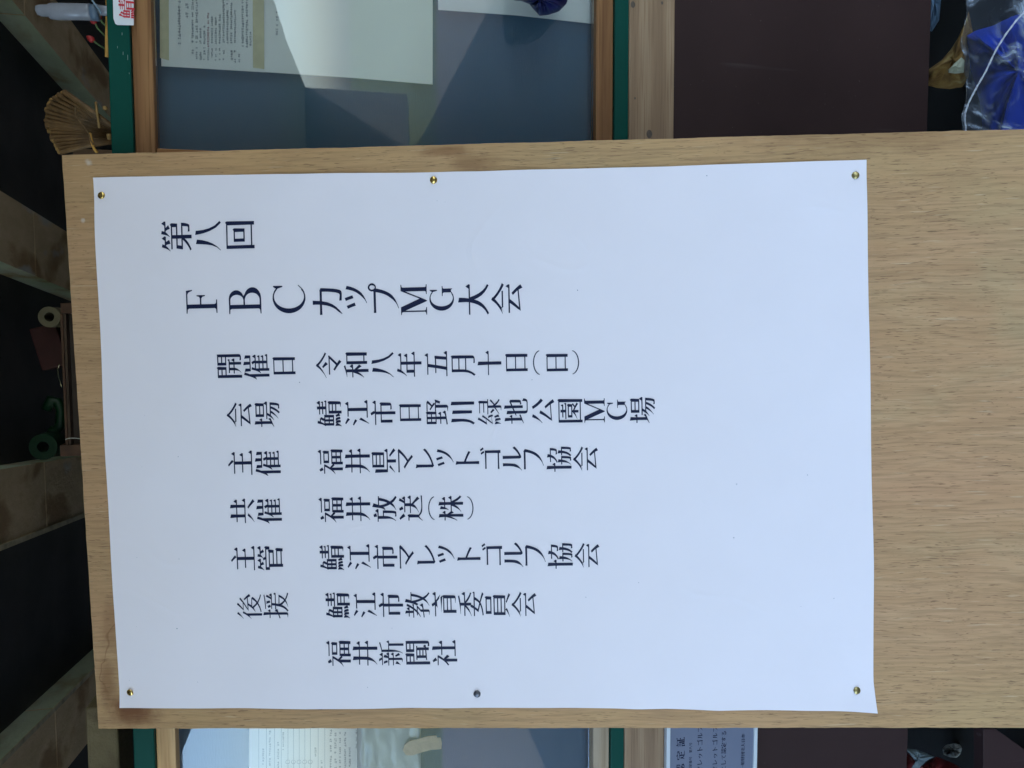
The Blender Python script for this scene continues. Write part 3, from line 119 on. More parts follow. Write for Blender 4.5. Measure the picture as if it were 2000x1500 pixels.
    '送': [[[-48,210,-39,196,-33,182,-28,168,-24,155,-19,142,33,166,-9,226]],[[-211,205,-196,186,-182,166,-169,145,-157,125,-147,109,-98,141,-110,156,-126,172,-145,189,-163,207,-181,223]],[[136,228,128,210,118,189,107,167,96,147,85,129,-75,129,-75,109,34,109,34,44,33,22,-91,22,-91,2,32,2,25,-26,13,-58,-6,-90,-36,-119,-80,-144,-76,-148,-34,-129,2,-110,31,-91,54,-70,69,-46,93,-70,115,-95,135,-119,154,-142,169,-161,207,-125,188,-105,164,-84,138,-62,110,-38,83,-14,83,2,220,2,226,22,193,67,160,22,87,22,87,43,87,109,205,109,211,129,179,173,146,129,132,129,182,213]],[[-112,38,-114,51,-133,68,-154,53,-226,53,-226,33,-170,33,-170,-140,-182,-147,-193,-159,-203,-174,-214,-192,-228,-210,-222,-219,-207,-199,-190,-182,-174,-168,-160,-159,-149,-156,-136,-162,-119,-177,-98,-193,-76,-204,-52,-210,-25,-213,7,-214,43,-214,224,-210,224,-200,225,-193,228,-185,196,-188,160,-190,121,-192,83,-194,45,-194,11,-193,-19,-189,-46,-183,-71,-175,-92,-163,-119,-143]]],
    '野': [[[-230,-180,-227,-204,22,-166,27,-146,-1,-107,-30,-146,-81,-160,-81,-80,1,-80,6,-60,-23,-19,-53,-60,-81,-60,-81,9,8,9,15,183,13,196,-6,213,-27,198,-221,198,-221,9,-132,9,-132,-60,-215,-60,-215,-80,-132,-80,-132,-168],[-176,94,-129,94,-129,29,-176,29],[-84,94,-38,94,-38,29,-84,29],[-176,178,-129,178,-129,114,-176,114],[-84,178,-38,178,-38,114,-84,114]],[[38,120,61,106,86,89,110,70,132,52,150,35,11,35,11,15,84,15,83,-182,85,-190,86,-196,82,-198,19,-205,21,-210,43,-211,63,-214,81,-216,95,-217,107,-216,121,-209,132,-200,137,-183,137,15,183,15,178,-2,174,-17,170,-32,165,-46,160,-58,201,-69,209,-51,216,-31,224,-10,231,12,238,36,231,38,202,31,164,35,180,54,135,91,154,107,173,122,189,138,205,155,219,175,191,193,193,195,17,196,17,176,167,176,157,162,146,148,134,133,121,119,109,108,57,138]]],
    '開': [[[-134,-82,-134,-102,-78,-102,-80,-123,-83,-147,-89,-172,-101,-195,-121,-213,-116,-218,-89,-196,-67,-173,-49,-148,-37,-124,-32,-102,24,-102,24,-219,72,-219,72,-102,132,-102,137,-82,109,-44,80,-82,72,-82,72,-17,122,-17,125,3,109,25,93,3,-125,3,-125,-17,-78,-17,-78,-82],[24,-17,24,-82,-31,-82,-31,-17]],[[186,205,13,203,13,44,161,44,161,-180,162,-188,162,-194,158,-197,98,-193,102,-202,105,-210,107,-219,128,-220,146,-220,161,-220,174,-219,183,-216,198,-209,209,-198,213,-180,213,207],[161,115,161,64,63,64,63,115],[161,135,63,135,63,183,161,183]],[[-213,203,-213,-229,-161,-229,-161,44,-17,44,-10,188,-12,201,-31,218,-52,203],[-67,115,-67,64,-161,64,-161,115],[-67,135,-161,135,-161,183,-67,183]]],
    '鯖': [[[-60,-124,-53,-139,-49,-155,-45,-170,-43,-184,-40,-198,5,-180,1,-167,-5,-154,-12,-141,-20,-128,-28,-113]],[[-122,-110,-115,-128,-108,-148,-101,-168,-96,-187,-93,-203,-57,-195,-59,-181,-62,-166,-66,-150,-71,-134,-77,-118]],[[-168,-110,-164,-130,-160,-151,-156,-172,-154,-192,-154,-209,-116,-203,-115,-188,-115,-172,-116,-155,-118,-138,-121,-121]],[[-213,-104,-214,-129,-213,-155,-212,-180,-216,-203,-225,-220,-219,-223,-204,-208,-190,-191,-178,-173,-168,-152,-163,-128]],[[-4,134,-4,114,77,114,77,73,-19,73,-19,53,228,53,231,73,214,96,197,73,128,73,128,114,211,114,214,134,199,155,184,134,128,134,128,171,219,171,225,191,192,236,159,191,128,191,128,229,77,229,77,191,-11,191,-11,171,77,171,77,134]],[[1,14,1,-227,50,-227,50,-131,161,-131,161,-188,162,-194,163,-198,161,-200,115,-206,117,-211,134,-213,150,-215,164,-218,176,-219,185,-218,198,-212,207,-203,211,-188,218,-1,216,12,197,29,176,14],[50,-68,161,-68,161,-111,50,-111],[50,-48,50,-6,161,-6,161,-48]],[[-166,226,-172,198,-178,168,-186,137,-198,107,-217,79,-210,74,-208,54,-208,-84,-22,-84,-22,98,-85,98,-56,158,-83,176,-81,179,-132,181,-119,220],[-101,161,-129,98,-173,98,-141,161],[-165,-3,-136,-3,-136,-64,-165,-64],[-98,-3,-66,-3,-66,-64,-98,-64],[-165,78,-136,78,-136,17,-165,17],[-98,78,-66,78,-66,17,-98,17]]],
    'F': [[[-165,210,150,210,160,125,148,125,125,175,95,192,-42,192,-42,22,40,22,62,30,72,65,85,65,85,-50,72,-50,62,-15,40,2,-42,2,-42,-180,-30,-198,20,-202,20,-215,-165,-215,-165,-202,-110,-198,-98,-180,-98,175,-110,192,-165,198]]],
    'B': [[[-170,215,30,215,40,215,69,210,96,199,118,183,135,163,146,140,150,116,147,91,136,68,119,48,97,32,71,21,85,11,94,4,121,-7,145,-22,164,-41,177,-63,184,-86,184,-110,179,-133,167,-155,149,-174,126,-190,100,-203,71,-210,40,-213,-170,-212,-170,-200,-115,-195,-102,-180,-102,180,-115,198,-170,202],[-48,195,-48,22,15,22,35,26,54,36,70,52,81,73,87,96,87,121,81,145,70,165,54,181,35,192,15,195],[-48,2,-48,-192,15,-192,42,-189,68,-177,89,-159,104,-136,112,-109,112,-81,104,-54,89,-31,68,-13,42,-1,15,3]]],
    'C': [[[136,173,113,190,88,203,62,213,35,218,7,220,-20,218,-48,211,-74,201,-98,187,-121,170,-141,149,-158,126,-172,100,-183,73,-191,44,-195,15,-195,-15,-191,-44,-183,-73,-172,-100,-158,-126,-141,-149,-121,-170,-98,-187,-74,-201,-48,-211,-20,-218,7,-220,35,-218,62,-213,88,-203,113,-190,136,-173,180,-125,170,-122,125,-168,115,-164,97,-178,76,-189,55,-196,34,-200,12,-199,-10,-195,-31,-187,-51,-175,-69,-160,-86,-142,-100,-121,-112,-98,-122,-73,-128,-47,-132,-19,-132,9,-130,36,-124,63,-116,89,-105,113,-91,135,-76,154,-58,170,-38,183,-18,192,4,198,25,200,47,198,69,192,89,183,108,170,135,150,155,85,170,85,172,210,158,210,142,188]]],
    'G': [[[126,173,103,190,78,203,52,213,25,218,-3,220,-30,218,-58,211,-84,201,-108,187,-131,170,-151,149,-168,126,-182,100,-193,73,-201,44,-205,15,-205,-15,-201,-44,-193,-73,-182,-100,-168,-126,-151,-149,-131,-170,-108,-187,-84,-201,-58,-211,-30,-218,-3,-220,25,-218,52,-213,78,-203,103,-190,126,-173,158,-170,172,-190,180,-190,180,-40,190,-22,225,-18,225,-5,50,-5,50,-18,100,-22,112,-40,112,-165,37,-199,17,-200,-4,-198,-23,-191,-43,-182,-60,-169,-77,-153,-92,-134,-104,-112,-114,-89,-122,-64,-127,-37,-130,-10,-129,17,-126,44,-120,70,-112,95,-101,118,-88,139,-73,157,-56,172,-38,185,-18,193,2,198,22,200,42,198,62,192,81,182,99,170,125,155,145,80,160,80,162,210,148,210,135,185]]],
    'M': [[[-230,210,-110,210,18,-95,140,210,235,210,235,198,200,192,192,175,192,-180,200,-195,235,-200,235,-212,85,-212,85,-200,122,-195,132,-180,132,135,-10,-212,-22,-212,-165,140,-165,-175,-155,-192,-115,-200,-115,-212,-230,-212,-230,-200,-195,-192,-185,-175,-185,175,-195,192,-230,198]]],
    '(': [[[218,-121,208,-82,191,-45,167,-13,136,15,101,37,62,51,21,59,-21,59,-62,51,-101,37,-136,15,-167,-13,-191,-45,-208,-82,-218,-121,-207,-132,-196,-97,-179,-65,-156,-36,-127,-12,-94,7,-58,20,-20,27,20,27,58,20,94,7,127,-12,156,-36,179,-65,196,-97,207,-132]]],
    ')': [[[218,121,208,82,191,45,167,13,136,-15,101,-37,62,-51,21,-59,-21,-59,-62,-51,-101,-37,-136,-15,-167,13,-191,45,-208,82,-218,121,-207,132,-196,97,-179,65,-156,36,-127,12,-94,-7,-58,-20,-20,-27,20,-27,58,-20,94,-7,127,12,156,36,179,65,196,97,207,132]]],
}
# ---------------------------------------------------------------- helpers
CAM = Vector((0, 0, EYE))
def at(px, py, y):
    """point of the place on the vertical plane Y = y that the photo shows at (px, py)"""
    d = CAM_ROT @ Vector(((px - 1000) / 1500, -(py - 750) / 1500, -1))
    return CAM + d * (y / d.y)
def atz(px, py, z):
    d = CAM_ROT @ Vector(((px - 1000) / 1500, -(py - 750) / 1500, -1))
    return CAM + d * ((z - EYE) / d.z)

def link(o): COL.objects.link(o); return o
def empty(name, loc=(0, 0, 0), label=None, cat=None, group=None, kind=None):
    o = bpy.data.objects.new(name, None); o.empty_display_size = .05; o.location = loc; link(o)
    return tag(o, label, cat, group, kind)
def tag(o, label=None, cat=None, group=None, kind=None):
    if label: o['label'] = label
    if cat: o['category'] = cat
    if group: o['group'] = group
    if kind: o['kind'] = kind
    return o
class MB:
    """collects shapes; build() links them as one mesh object. World coordinates, unless a matrix is given."""
    def __init__(self): self.v = []; self.f = []; self.mi = []; self.smooth = []
    def add(self, V, F, mi=0, smooth=False):
        b = len(self.v); self.v += [Vector(p) for p in V]
        for q in F: self.f.append([b + i for i in q]); self.mi.append(mi); self.smooth.append(smooth)
    def box(self, a, b, mi=0, M=None):
        x0, y0, z0 = a; x1, y1, z1 = b
        V = [Vector(p) for p in [(x0,y0,z0),(x1,y0,z0),(x1,y1,z0),(x0,y1,z0),(x0,y0,z1),(x1,y0,z1),(x1,y1,z1),(x0,y1,z1)]]
        if M: V = [M @ p for p in V]
        self.add(V, [(0,3,2,1),(4,5,6,7),(0,1,5,4),(1,2,6,5),(2,3,7,6),(3,0,4,7)], mi)
    def tube(self, P, r, n=8, mi=0, cap=True, smooth=True):
        P = [Vector(p) for p in P]; R = r if isinstance(r, (list, tuple)) else [r] * len(P)
        V = []; up = None
        for i, p in enumerate(P):
            t = (P[min(i+1, len(P)-1)] - P[max(i-1, 0)]).normalized()
            if up is None: up = t.orthogonal().normalized()
            up = (up - t * up.dot(t)); up = up.normalized() if up.length > 1e-6 else t.orthogonal().normalized()
            w = t.cross(up)
            for k in range(n):
                a = 2 * math.pi * k / n; V.append(p + (up * math.cos(a) + w * math.sin(a)) * R[i])
        F = []
        for i in range(len(P) - 1):
            for k in range(n): F.append((i*n+k, i*n+(k+1) % n, (i+1)*n+(k+1) % n, (i+1)*n+k))
        self.add(V, F, mi, smooth)
        if cap:
            b = len(self.v) - len(V)
            self.f.append([b + k for k in range(n)][::-1]); self.f.append([b + (len(P)-1)*n + k for k in range(n)])
            self.mi += [mi, mi]; self.smooth += [False, False]
    def sheet(self, poly, y, t=.0006, mi=0):
        """upright sheet cut to a polygon of (x, z) points, standing at Y = y with thickness t"""
        n = len(poly)
        ar = sum(poly[i][0]*poly[(i+1) % n][1] - poly[(i+1) % n][0]*poly[i][1] for i in range(n))
        if ar < 0: poly = poly[::-1]
        V = [(x, y, z) for x, z in poly] + [(x, y + t, z) for x, z in poly]
        F = [list(range(n)), list(range(2*n-1, n-1, -1))] + [(i, n+i, n+(i+1) % n, (i+1) % n) for i in range(n)]
        self.add(V, F, mi)
    def build(self, name, mats, parent=None, label=None, cat=None, group=None, kind=None, bevel=0, local=False):
        me = bpy.data.meshes.new(name)
        if parent is not None and not local:
            inv = wm(parent).inverted(); V = [inv @ p for p in self.v]
        else: V = self.v
        loc = Vector((0, 0, 0))
        if parent is None:      # origin at the base of the thing
            lo = Vector([min(p[i] for p in V) for i in range(3)]); hi = Vector([max(p[i] for p in V) for i in range(3)])
            loc = Vector(((lo.x+hi.x)/2, (lo.y+hi.y)/2, lo.z)); V = [p - loc for p in V]
        me.from_pydata([tuple(p) for p in V], [], self.f)
        for m in (mats if isinstance(mats, (list, tuple)) else [mats]): me.materials.append(m)
        for i, p in enumerate(me.polygons): p.material_index = self.mi[i]; p.use_smooth = self.smooth[i]
        me.update()
        o = bpy.data.objects.new(name, me); link(o); o.location = loc
        if parent is not None: o.parent = parent
        if bevel:
            md = o.modifiers.new('edge', 'BEVEL'); md.width = bevel; md.segments = 2; md.limit_method = 'ANGLE'; md.angle_limit = math.radians(40)
        return tag(o, label, cat, group, kind)
def wm(o):
    m = o.matrix_basis.copy()
    while o.parent: o = o.parent; m = o.matrix_basis @ m
    return m

# ---------------------------------------------------------------- materials
def lin(c):
    return tuple(((x/255)/12.92 if x/255 <= .04045 else ((x/255+.055)/1.055)**2.4) for x in c)
class Mat:
    def __init__(self, name, col=(.5,.5,.5), rough=.6, metal=0, spec=.5, trans=0, ior=1.45, alpha=1, coat=0):
        self.m = bpy.data.materials.new(name); self.m.use_nodes = True; self.t = self.m.node_tree
        self.b = self.t.nodes['Principled BSDF']; b = self.b.inputs
        b['Base Color'].default_value = (*col, 1); b['Roughness'].default_value = rough; b['Metallic'].default_value = metal
        b['Specular IOR Level'].default_value = spec; b['Transmission Weight'].default_value = trans; b['IOR'].default_value = ior
        b['Alpha'].default_value = alpha; b['Coat Weight'].default_value = coat
    def n(self, kind, **kw):
        nd = self.t.nodes.new(kind)
        for k, v in kw.items():
            if k in nd.inputs: nd.inputs[k].default_value = v
            else: setattr(nd, k, v)
        return nd
    def l(self, a, b): self.t.links.new(a, b)
    def coords(self, scale=(1,1,1), rot=(0,0,0), warp=0, wscale=3):
        tc = self.n('ShaderNodeTexCoord'); out = tc.outputs['Object']
        if warp:
            nz = self.n('ShaderNodeTexNoise', Scale=wscale, Detail=2.0); self.l(out, nz.inputs['Vector'])
            sub = self.n('ShaderNodeVectorMath', operation='SUBTRACT'); self.l(nz.outputs['Color'], sub.inputs[0]); sub.inputs[1].default_value = (.5,.5,.5)
            sc = self.n('ShaderNodeVectorMath', operation='SCALE'); self.l(sub.outputs[0], sc.inputs[0]); sc.inputs['Scale'].default_value = warp
            ad = self.n('ShaderNodeVectorMath', operation='ADD'); self.l(out, ad.inputs[0]); self.l(sc.outputs[0], ad.inputs[1]); out = ad.outputs[0]
        mp = self.n('ShaderNodeMapping'); mp.inputs['Scale'].default_value = scale; mp.inputs['Rotation'].default_value = rot
        self.l(out, mp.inputs['Vector']); return mp.outputs['Vector']
    def noise(self, vec, scale=1.0, detail=3.0, rough=.5, dist=0):
        nz = self.n('ShaderNodeTexNoise', Scale=scale, Detail=detail, Roughness=rough, Distortion=dist); self.l(vec, nz.inputs['Vector']); return nz.outputs['Fac']
    def ramp(self, fac, stops):
        r = self.n('ShaderNodeValToRGB'); e = r.color_ramp.elements
        while len(e) < len(stops): e.new(.5)
        for i, (p, c) in enumerate(stops):
            e[i].position = p; e[i].color = (*c, 1) if len(c) == 3 else c
        self.l(fac, r.inputs['Fac']); return r.outputs['Color']
    def mix(self, fac, a, b, mode='MIX'):
        m = self.n('ShaderNodeMix', data_type='RGBA', blend_type=mode)
        for s, v in ((m.inputs[0], fac), (m.inputs[6], a), (m.inputs[7], b)):
            if hasattr(v, 'links'): self.l(v, s)
            else: s.default_value = v if isinstance(v, (int, float)) else (*v, 1)
        return m.outputs[2]
    def color(self, c): self.l(c, self.b.inputs['Base Color'])
    def bump(self, h, strength=.3, dist=.001, prev=None):
        bp = self.n('ShaderNodeBump', Strength=strength, Distance=dist); self.l(h, bp.inputs['Height'])
        if prev is not None: self.l(prev, bp.inputs['Normal'])
        self.l(bp.outputs['Normal'], self.b.inputs['Normal']); return bp.outputs['Normal']
    def math(self, op, a, b=None, clamp=False):
        m = self.n('ShaderNodeMath', operation=op, use_clamp=clamp)
        for s, v in ((m.inputs[0], a), (m.inputs[1], b)):
            if v is None: continue
            if hasattr(v, 'links'): self.l(v, s)
            else: s.default_value = v
        return m.outputs[0]
def blob(M, x, y, r, soft=.5, vec=None, sx=1, sy=1, nz=None, amt=0):
    """soft round patch (stain) in object space x,y"""
    tc = M.n('ShaderNodeTexCoord'); sp = M.n('ShaderNodeSeparateXYZ'); M.l(tc.outputs['Object'], sp.inputs[0])
    dx = M.math('MULTIPLY', M.math('SUBTRACT', sp.outputs['X'], x), sx / r); dy = M.math('MULTIPLY', M.math('SUBTRACT', sp.outputs['Y'], y), sy / r)
    d = M.math('SQRT', M.math('ADD', M.math('MULTIPLY', dx, dx), M.math('MULTIPLY', dy, dy)))
    if nz is not None: d = M.math('ADD', d, M.math('MULTIPLY', M.math('SUBTRACT', nz, .5), amt))
    mr = M.n('ShaderNodeMapRange', interpolation_type='SMOOTHSTEP'); M.l(d, mr.inputs[0])
    mr.inputs[1].default_value = 1; mr.inputs[2].default_value = 1 - soft; mr.inputs[3].default_value = 0; mr.inputs[4].default_value = 1
    return mr.outputs[0]

def plywood():
    M = Mat('lauan_plywood', rough=.62, spec=.3)
    g = M.coords((1, .10, 1), warp=.035, wscale=7)
    broad = M.noise(g, 60, 5, .6)
    c = M.ramp(broad, [(.25, (.455,.253,.125)), (.47, (.515,.298,.150)), (.62, (.545,.322,.168)), (.8, (.59,.365,.200))])
    hue = M.noise(M.coords((1, .5, 1), warp=.1, wscale=4), 9, 5, .6)
    c = M.mix(M.ramp(hue, [(.35, (.65,.65,.65)), (.5, (0,0,0))]), c, (.54,.30,.158))
    c = M.mix(M.ramp(hue, [(.52, (0,0,0)), (.68, (.6,.6,.6))]), c, (.465,.338,.175))
    tcu = M.n('ShaderNodeTexCoord'); spu = M.n('ShaderNodeSeparateXYZ'); M.l(tcu.outputs['Object'], spu.inputs[0])
    mu = M.n('ShaderNodeMapRange'); M.l(M.math('ADD', M.math('ABSOLUTE', spu.outputs['X']), M.math('MULTIPLY', hue, .12)), mu.inputs[0]); mu.inputs[1].default_value = .28; mu.inputs[2].default_value = .39; mu.inputs[3].default_value = 0; mu.inputs[4].default_value = .6
    c = M.mix(mu.outputs[0], c, (.52,.31,.13))
    patch = M.noise(M.coords((1, .55, 1)), 5, 3)
    tcz = M.n('ShaderNodeTexCoord'); spz = M.n('ShaderNodeSeparateXYZ'); M.l(tcz.outputs['Object'], spz.inputs[0])
    mz = M.n('ShaderNodeMapRange'); M.l(M.math('ADD', spz.outputs['Y'], M.math('MULTIPLY', patch, .25)), mz.inputs[0]); mz.inputs[1].default_value = .35; mz.inputs[2].default_value = .58; mz.inputs[3].default_value = 0; mz.inputs[4].default_value = .32
    c = M.mix(mz.outputs[0], c, (.34,.21,.11))
    c = M.mix(M.ramp(patch, [(.35, (0,0,0)), (.7, (.40,.40,.40))]), c, (.44,.28,.13))
    fine = M.noise(M.coords((1, .034, 1), warp=.012, wscale=8), 390, 4, .6)
    c = M.mix(M.ramp(fine, [(.33, (.5,.5,.5)), (.57, (0,0,0))]), c, (.26,.15,.075))
    # short dark pores, long ways along the sheet
    p = M.noise(M.coords((1, .058, 1), warp=.016, wscale=9), 900, 2, .55)
    dens = M.noise(M.coords((1, .6, 1)), 9, 2)
    thr = M.math('SUBTRACT', p, M.math('MULTIPLY', dens, .16))
    pore = M.ramp(thr, [(.235, (1,1,1)), (.295, (0,0,0))])
    c = M.mix(M.math('MULTIPLY', pore, .6), c, (.12,.062,.03))
    # pale lighter flecks
    fl = M.noise(M.coords((1, .06, 1), warp=.01, wscale=6), 420, 2)
    c = M.mix(M.ramp(fl, [(.66, (0,0,0)), (.76, (.35,.35,.35))]), c, (.70,.56,.36))
    # brown water stains near the upper left corner, grey grime along the top
    wn = M.noise(M.coords((1, 1, 1)), 42, 4, .6)
    for x, y, r, sx, sy, k in ((-.296,.402,.030,1.5,.8,.85),(-.27,.431,.02,.5,1.5,.5),(-.203,.425,.022,.6,1.6,.35),(-.305,.40,.03,1.6,.7,.6),(.318,.03,.02,2.5,.5,.55),(.305,.0,.02,1.5,.5,.4),(.325,-.42,.05,1.5,.3,.3)):
        c = M.mix(M.math('MULTIPLY', blob(M, x, y, r, .75, sx=sx, sy=sy, nz=wn, amt=.9), k), c, (.16,.058,.02))
    line = M.math('ABSOLUTE', M.math('SUBTRACT', M.noise(M.coords((1,1,1)), 14, 3), .5))
    lm = M.math('MULTIPLY', M.ramp(line, [(.0, (1,1,1)), (.012, (0,0,0))]), blob(M, -.225, .43, .07, .5, sy=1.6))
    c = M.mix(M.math('MULTIPLY', lm, .55), c, (.17,.07,.025))
    for x, y, r in ((.318,.428,.0055),(.255,.4375,.0028)):
        c = M.mix(M.math('MULTIPLY', blob(M, x, y, r, .9, nz=wn, amt=3.6), .55), c, (.66,.58,.50))
    M.color(c)
    n1 = M.bump(fine, .35, .0012); M.bump(M.math('SUBTRACT', 1, pore), .5, .0005, n1)
    return M.m

def frame_wood(name, cols, axis='X', scale=1.0, knots=()):
    M = Mat(name, rough=.6, spec=.3)
    st = (.05, 1, 1) if axis == 'X' else (1, 1, .05)
    v = M.coords(st, warp=.05, wscale=2.2)
    w = M.n('ShaderNodeTexWave', wave_type='BANDS', bands_direction='Z' if axis == 'X' else 'X', Scale=15*scale, Distortion=9.0, Detail=4.0)
    w.inputs['Detail Scale'].default_value = 1.2; M.l(v, w.inputs['Vector'])
    c = M.ramp(w.outputs['Fac'], [(.0, tuple((cols[0][i]+cols[1][i]*1.6)/2.6 for i in range(3))), (.4, cols[1]), (1, cols[2])])
    nz = M.noise(M.coords((.35 if axis == 'X' else 1, 1, 1 if axis == 'X' else .35)), 14, 4)
    c = M.mix(M.ramp(nz, [(.35, (.0,.0,.0)), (.75, (.7,.7,.7))]), c, cols[3])
    f = M.noise(M.coords((.02, 1, 1) if axis == 'X' else (1, 1, .02)), 520, 2)
    c = M.mix(M.ramp(f, [(.33, (.55,.55,.55)), (.5, (0,0,0))]), c, cols[0])
    M.color(c); M.bump(f, .3, .0008); return M.m

def simple(name, col, rough=.6, var=.25, nscale=20, bump=0, **kw):
    M = Mat(name, col, rough, **kw)
    nz = M.noise(M.coords(), nscale, 5, .6)
    a = tuple(min(1, x * (1 - var)) for x in col); b = tuple(min(1, x * (1 + var)) for x in col)
    M.color(M.ramp(nz, [(.3, a), (.7, b)]))
    if bump: M.bump(M.noise(M.coords(), nscale * 3, 5, .6), bump, .002)
    return M.m

def paper(name='poster_paper', col=(.87,.80,.835), bump=.24):
    M = Mat(name, col, .58, spec=.35)
    M.b.inputs['Sheen Weight'].default_value = 0
    big = M.noise(M.coords(), 3.2, 3); soft = M.noise(M.coords((1, .8, 1), warp=.05, wscale=6), 16, 3, .5)
    fib = M.noise(M.coords(), 1400, 2)
    M.color(M.mix(M.ramp(soft, [(.35, (.0,.0,.0)), (.8, (.35,.35,.35))]), col, tuple(x * .94 for x in col)))
    cr = M.math('ABSOLUTE', M.math('SUBTRACT', M.noise(M.coords((1,.7,1), warp=.05, wscale=4), 4.2, 2), .52)); crr = M.ramp(cr, [(0, (1,1,1)), (.012, (0,0,0))])
    msk = M.ramp(M.noise(M.coords(), 7, 2), [(.52, (0,0,0)), (.62, (1,1,1))])
    n0 = M.bump(M.math('MULTIPLY', crr, msk), .22, .002)
    n = M.bump(soft, bump, .006, n0); n = M.bump(big, .25, .02, n); M.bump(fib, .12, .0002, n)
    return M.m
PLY = plywood(); PAPER = paper()
IK = Mat('dark_blue_black_ink', (.010,.013,.035), .42, spec=.3); IK.color(IK.mix(IK.noise(IK.coords(), 60, 4), (.006,.009,.034), (.015,.022,.065))); INK = IK.m
BRASS = Mat('brass', (.62,.43,.14), .22, metal=1).m
BRASS_DULL = Mat('dull_brass', (.40,.33,.15), .38, metal=1).m
STEEL = Mat('grey_steel', (.13,.13,.15), .45, metal=.8).m
def green_paint():
    M = Mat('green_painted_metal', (.008,.062,.045), .5, spec=.12)
    s = M.noise(M.coords((.05,1,1)), 160, 2)
    M.color(M.mix(M.ramp(s, [(.70, (0,0,0)), (.76, (.25,.25,.25))]), M.mix(M.noise(M.coords(), 7, 4), (.003,.056,.040), (.005,.075,.055)), (.09,.17,.15)))
    M.bump(M.noise(M.coords(), 30, 3), .08, .002); return M.m
GREEN = green_paint()
SASH = frame_wood('varnished_sash_wood', ((.13,.05,.016), (.27,.125,.048), (.36,.18,.072), (.19,.08,.028)))
SASH_L = frame_wood('pale_sash_wood', ((.42,.22,.09), (.66,.40,.18), (.78,.50,.25), (.55,.32,.14)))
SASH_OLD = frame_wood('grey_sash_wood', ((.25,.17,.10), (.45,.34,.22), (.52,.42,.30), (.34,.25,.17)))
SASH_V = frame_wood('varnished_sash_wood_upright', ((.17,.065,.02), (.37,.17,.06), (.50,.25,.095), (.26,.105,.035)), axis='Z')
RAILWOOD = frame_wood('weathered_timber', ((.19,.11,.06), (.37,.235,.135), (.44,.295,.175), (.25,.155,.095)), scale=.8)
def backing():
    M = Mat('blue_green_backing_cloth', (.04,.10,.135), .85)
    c = M.mix(M.noise(M.coords(), 4, 4), (.032,.105,.175), (.046,.118,.205)); w = M.noise(M.coords((1,1,.1)), 900, 1); w2 = M.noise(M.coords((.1,1,1)), 900, 1)
    c = M.mix(M.ramp(w, [(.4, (0,0,0)), (.7, (.3,.3,.3))]), c, (.08,.14,.17)); M.color(c); M.bump(w2, .3, .0006); return M.m
BACKING = backing()
def glassm():
    M = Mat('window_glass'); t = M.t; t.nodes.remove(M.b)
    gl = M.n('ShaderNodeBsdfGlossy', Roughness=.012); tr = M.n('ShaderNodeBsdfTransparent'); tr.inputs[0].default_value = (.975,.985,.985,1)
    fr = M.n('ShaderNodeFresnel', IOR=1.5); mx = M.n('ShaderNodeMixShader')
    nz = M.n('ShaderNodeTexNoise', Scale=2.5, Detail=1.0); tc = M.n('ShaderNodeTexCoord'); M.l(tc.outputs['Object'], nz.inputs['Vector'])
    bp = M.n('ShaderNodeBump', Strength=.10, Distance=.006); M.l(nz.outputs['Fac'], bp.inputs['Height']); M.l(bp.outputs[0], gl.inputs['Normal'])
    M.l(fr.outputs[0], mx.inputs[0]); M.l(tr.outputs[0], mx.inputs[1]); M.l(gl.outputs[0], mx.inputs[2])
    # thin dust film
    df = M.n('ShaderNodeBsdfDiffuse'); df.inputs[0].default_value = (.45,.5,.52,1); m2 = M.n('ShaderNodeMixShader')
    dn = M.n('ShaderNodeTexNoise', Scale=5.0, Detail=5.0); M.l(tc.outputs['Object'], dn.inputs['Vector'])
    mr = M.n('ShaderNodeMapRange'); M.l(dn.outputs['Fac'], mr.inputs[0]); mr.inputs[1].default_value = .3; mr.inputs[2].default_value = .8; mr.inputs[3].default_value = .01; mr.inputs[4].default_value = .045
    M.l(mr.outputs[0], m2.inputs[0]); M.l(mx.outputs[0], m2.inputs[1]); M.l(df.outputs[0], m2.inputs[2])
    M.l(m2.outputs[0], t.nodes['Material Output'].inputs[0]); return M.m
GLASS = glassm()
SHEET_GREY = paper('aged_notice_paper', (.86,.89,.86), .12)
SHEET_WHITE = paper('white_notice_paper', (.88,.88,.88), .35)
SHEET_BLUE = paper('pale_blue_notice_paper', (.50,.64,.80), .3)
SHEET_COOL = paper('pale_cool_notice_paper', (.86,.88,.87), .3)
TAPE = simple('yellowed_tape', (.62,.58,.36), .5, .1, 60)
BEIGE_TAPE = simple('beige_masking_tape', (.66,.50,.38), .6, .15, 90, bump=.3)
PRINT = Mat('faded_print', (.42,.46,.49), .7).m
PRINT_RED = Mat('faded_red_print', (.55,.38,.40), .7).m
WHITE_STICKER = simple('white_sticker', (.80,.80,.82), .4, .03)
RED_INK = Mat('red_ink', (.62,.03,.05), .5).m
PANEL = simple('dark_brown_paint', (.046,.027,.024), .48, .15, 9, bump=.08)
def panelmat():
    M = Mat('dark_brown_painted_board', rough=.5, spec=.2)
    c = M.mix(M.noise(M.coords(), 6, 5), (.026,.013,.012), (.056,.030,.027))
    sp = M.noise(M.coords(), 210, 1); c = M.mix(M.ramp(sp, [(.75, (0,0,0)), (.80, (.5,.5,.5))]), c, (.12,.09,.085))
    sc = M.noise(M.coords((1,1,.06), rot=(0,.2,0)), 60, 2); c = M.mix(M.ramp(sc, [(.70, (0,0,0)), (.78, (.3,.3,.3))]), c, (.12,.10,.10))
    M.color(c); M.bump(M.noise(M.coords(), 90, 4), .12, .001); return M.m
PANEL = panelmat()
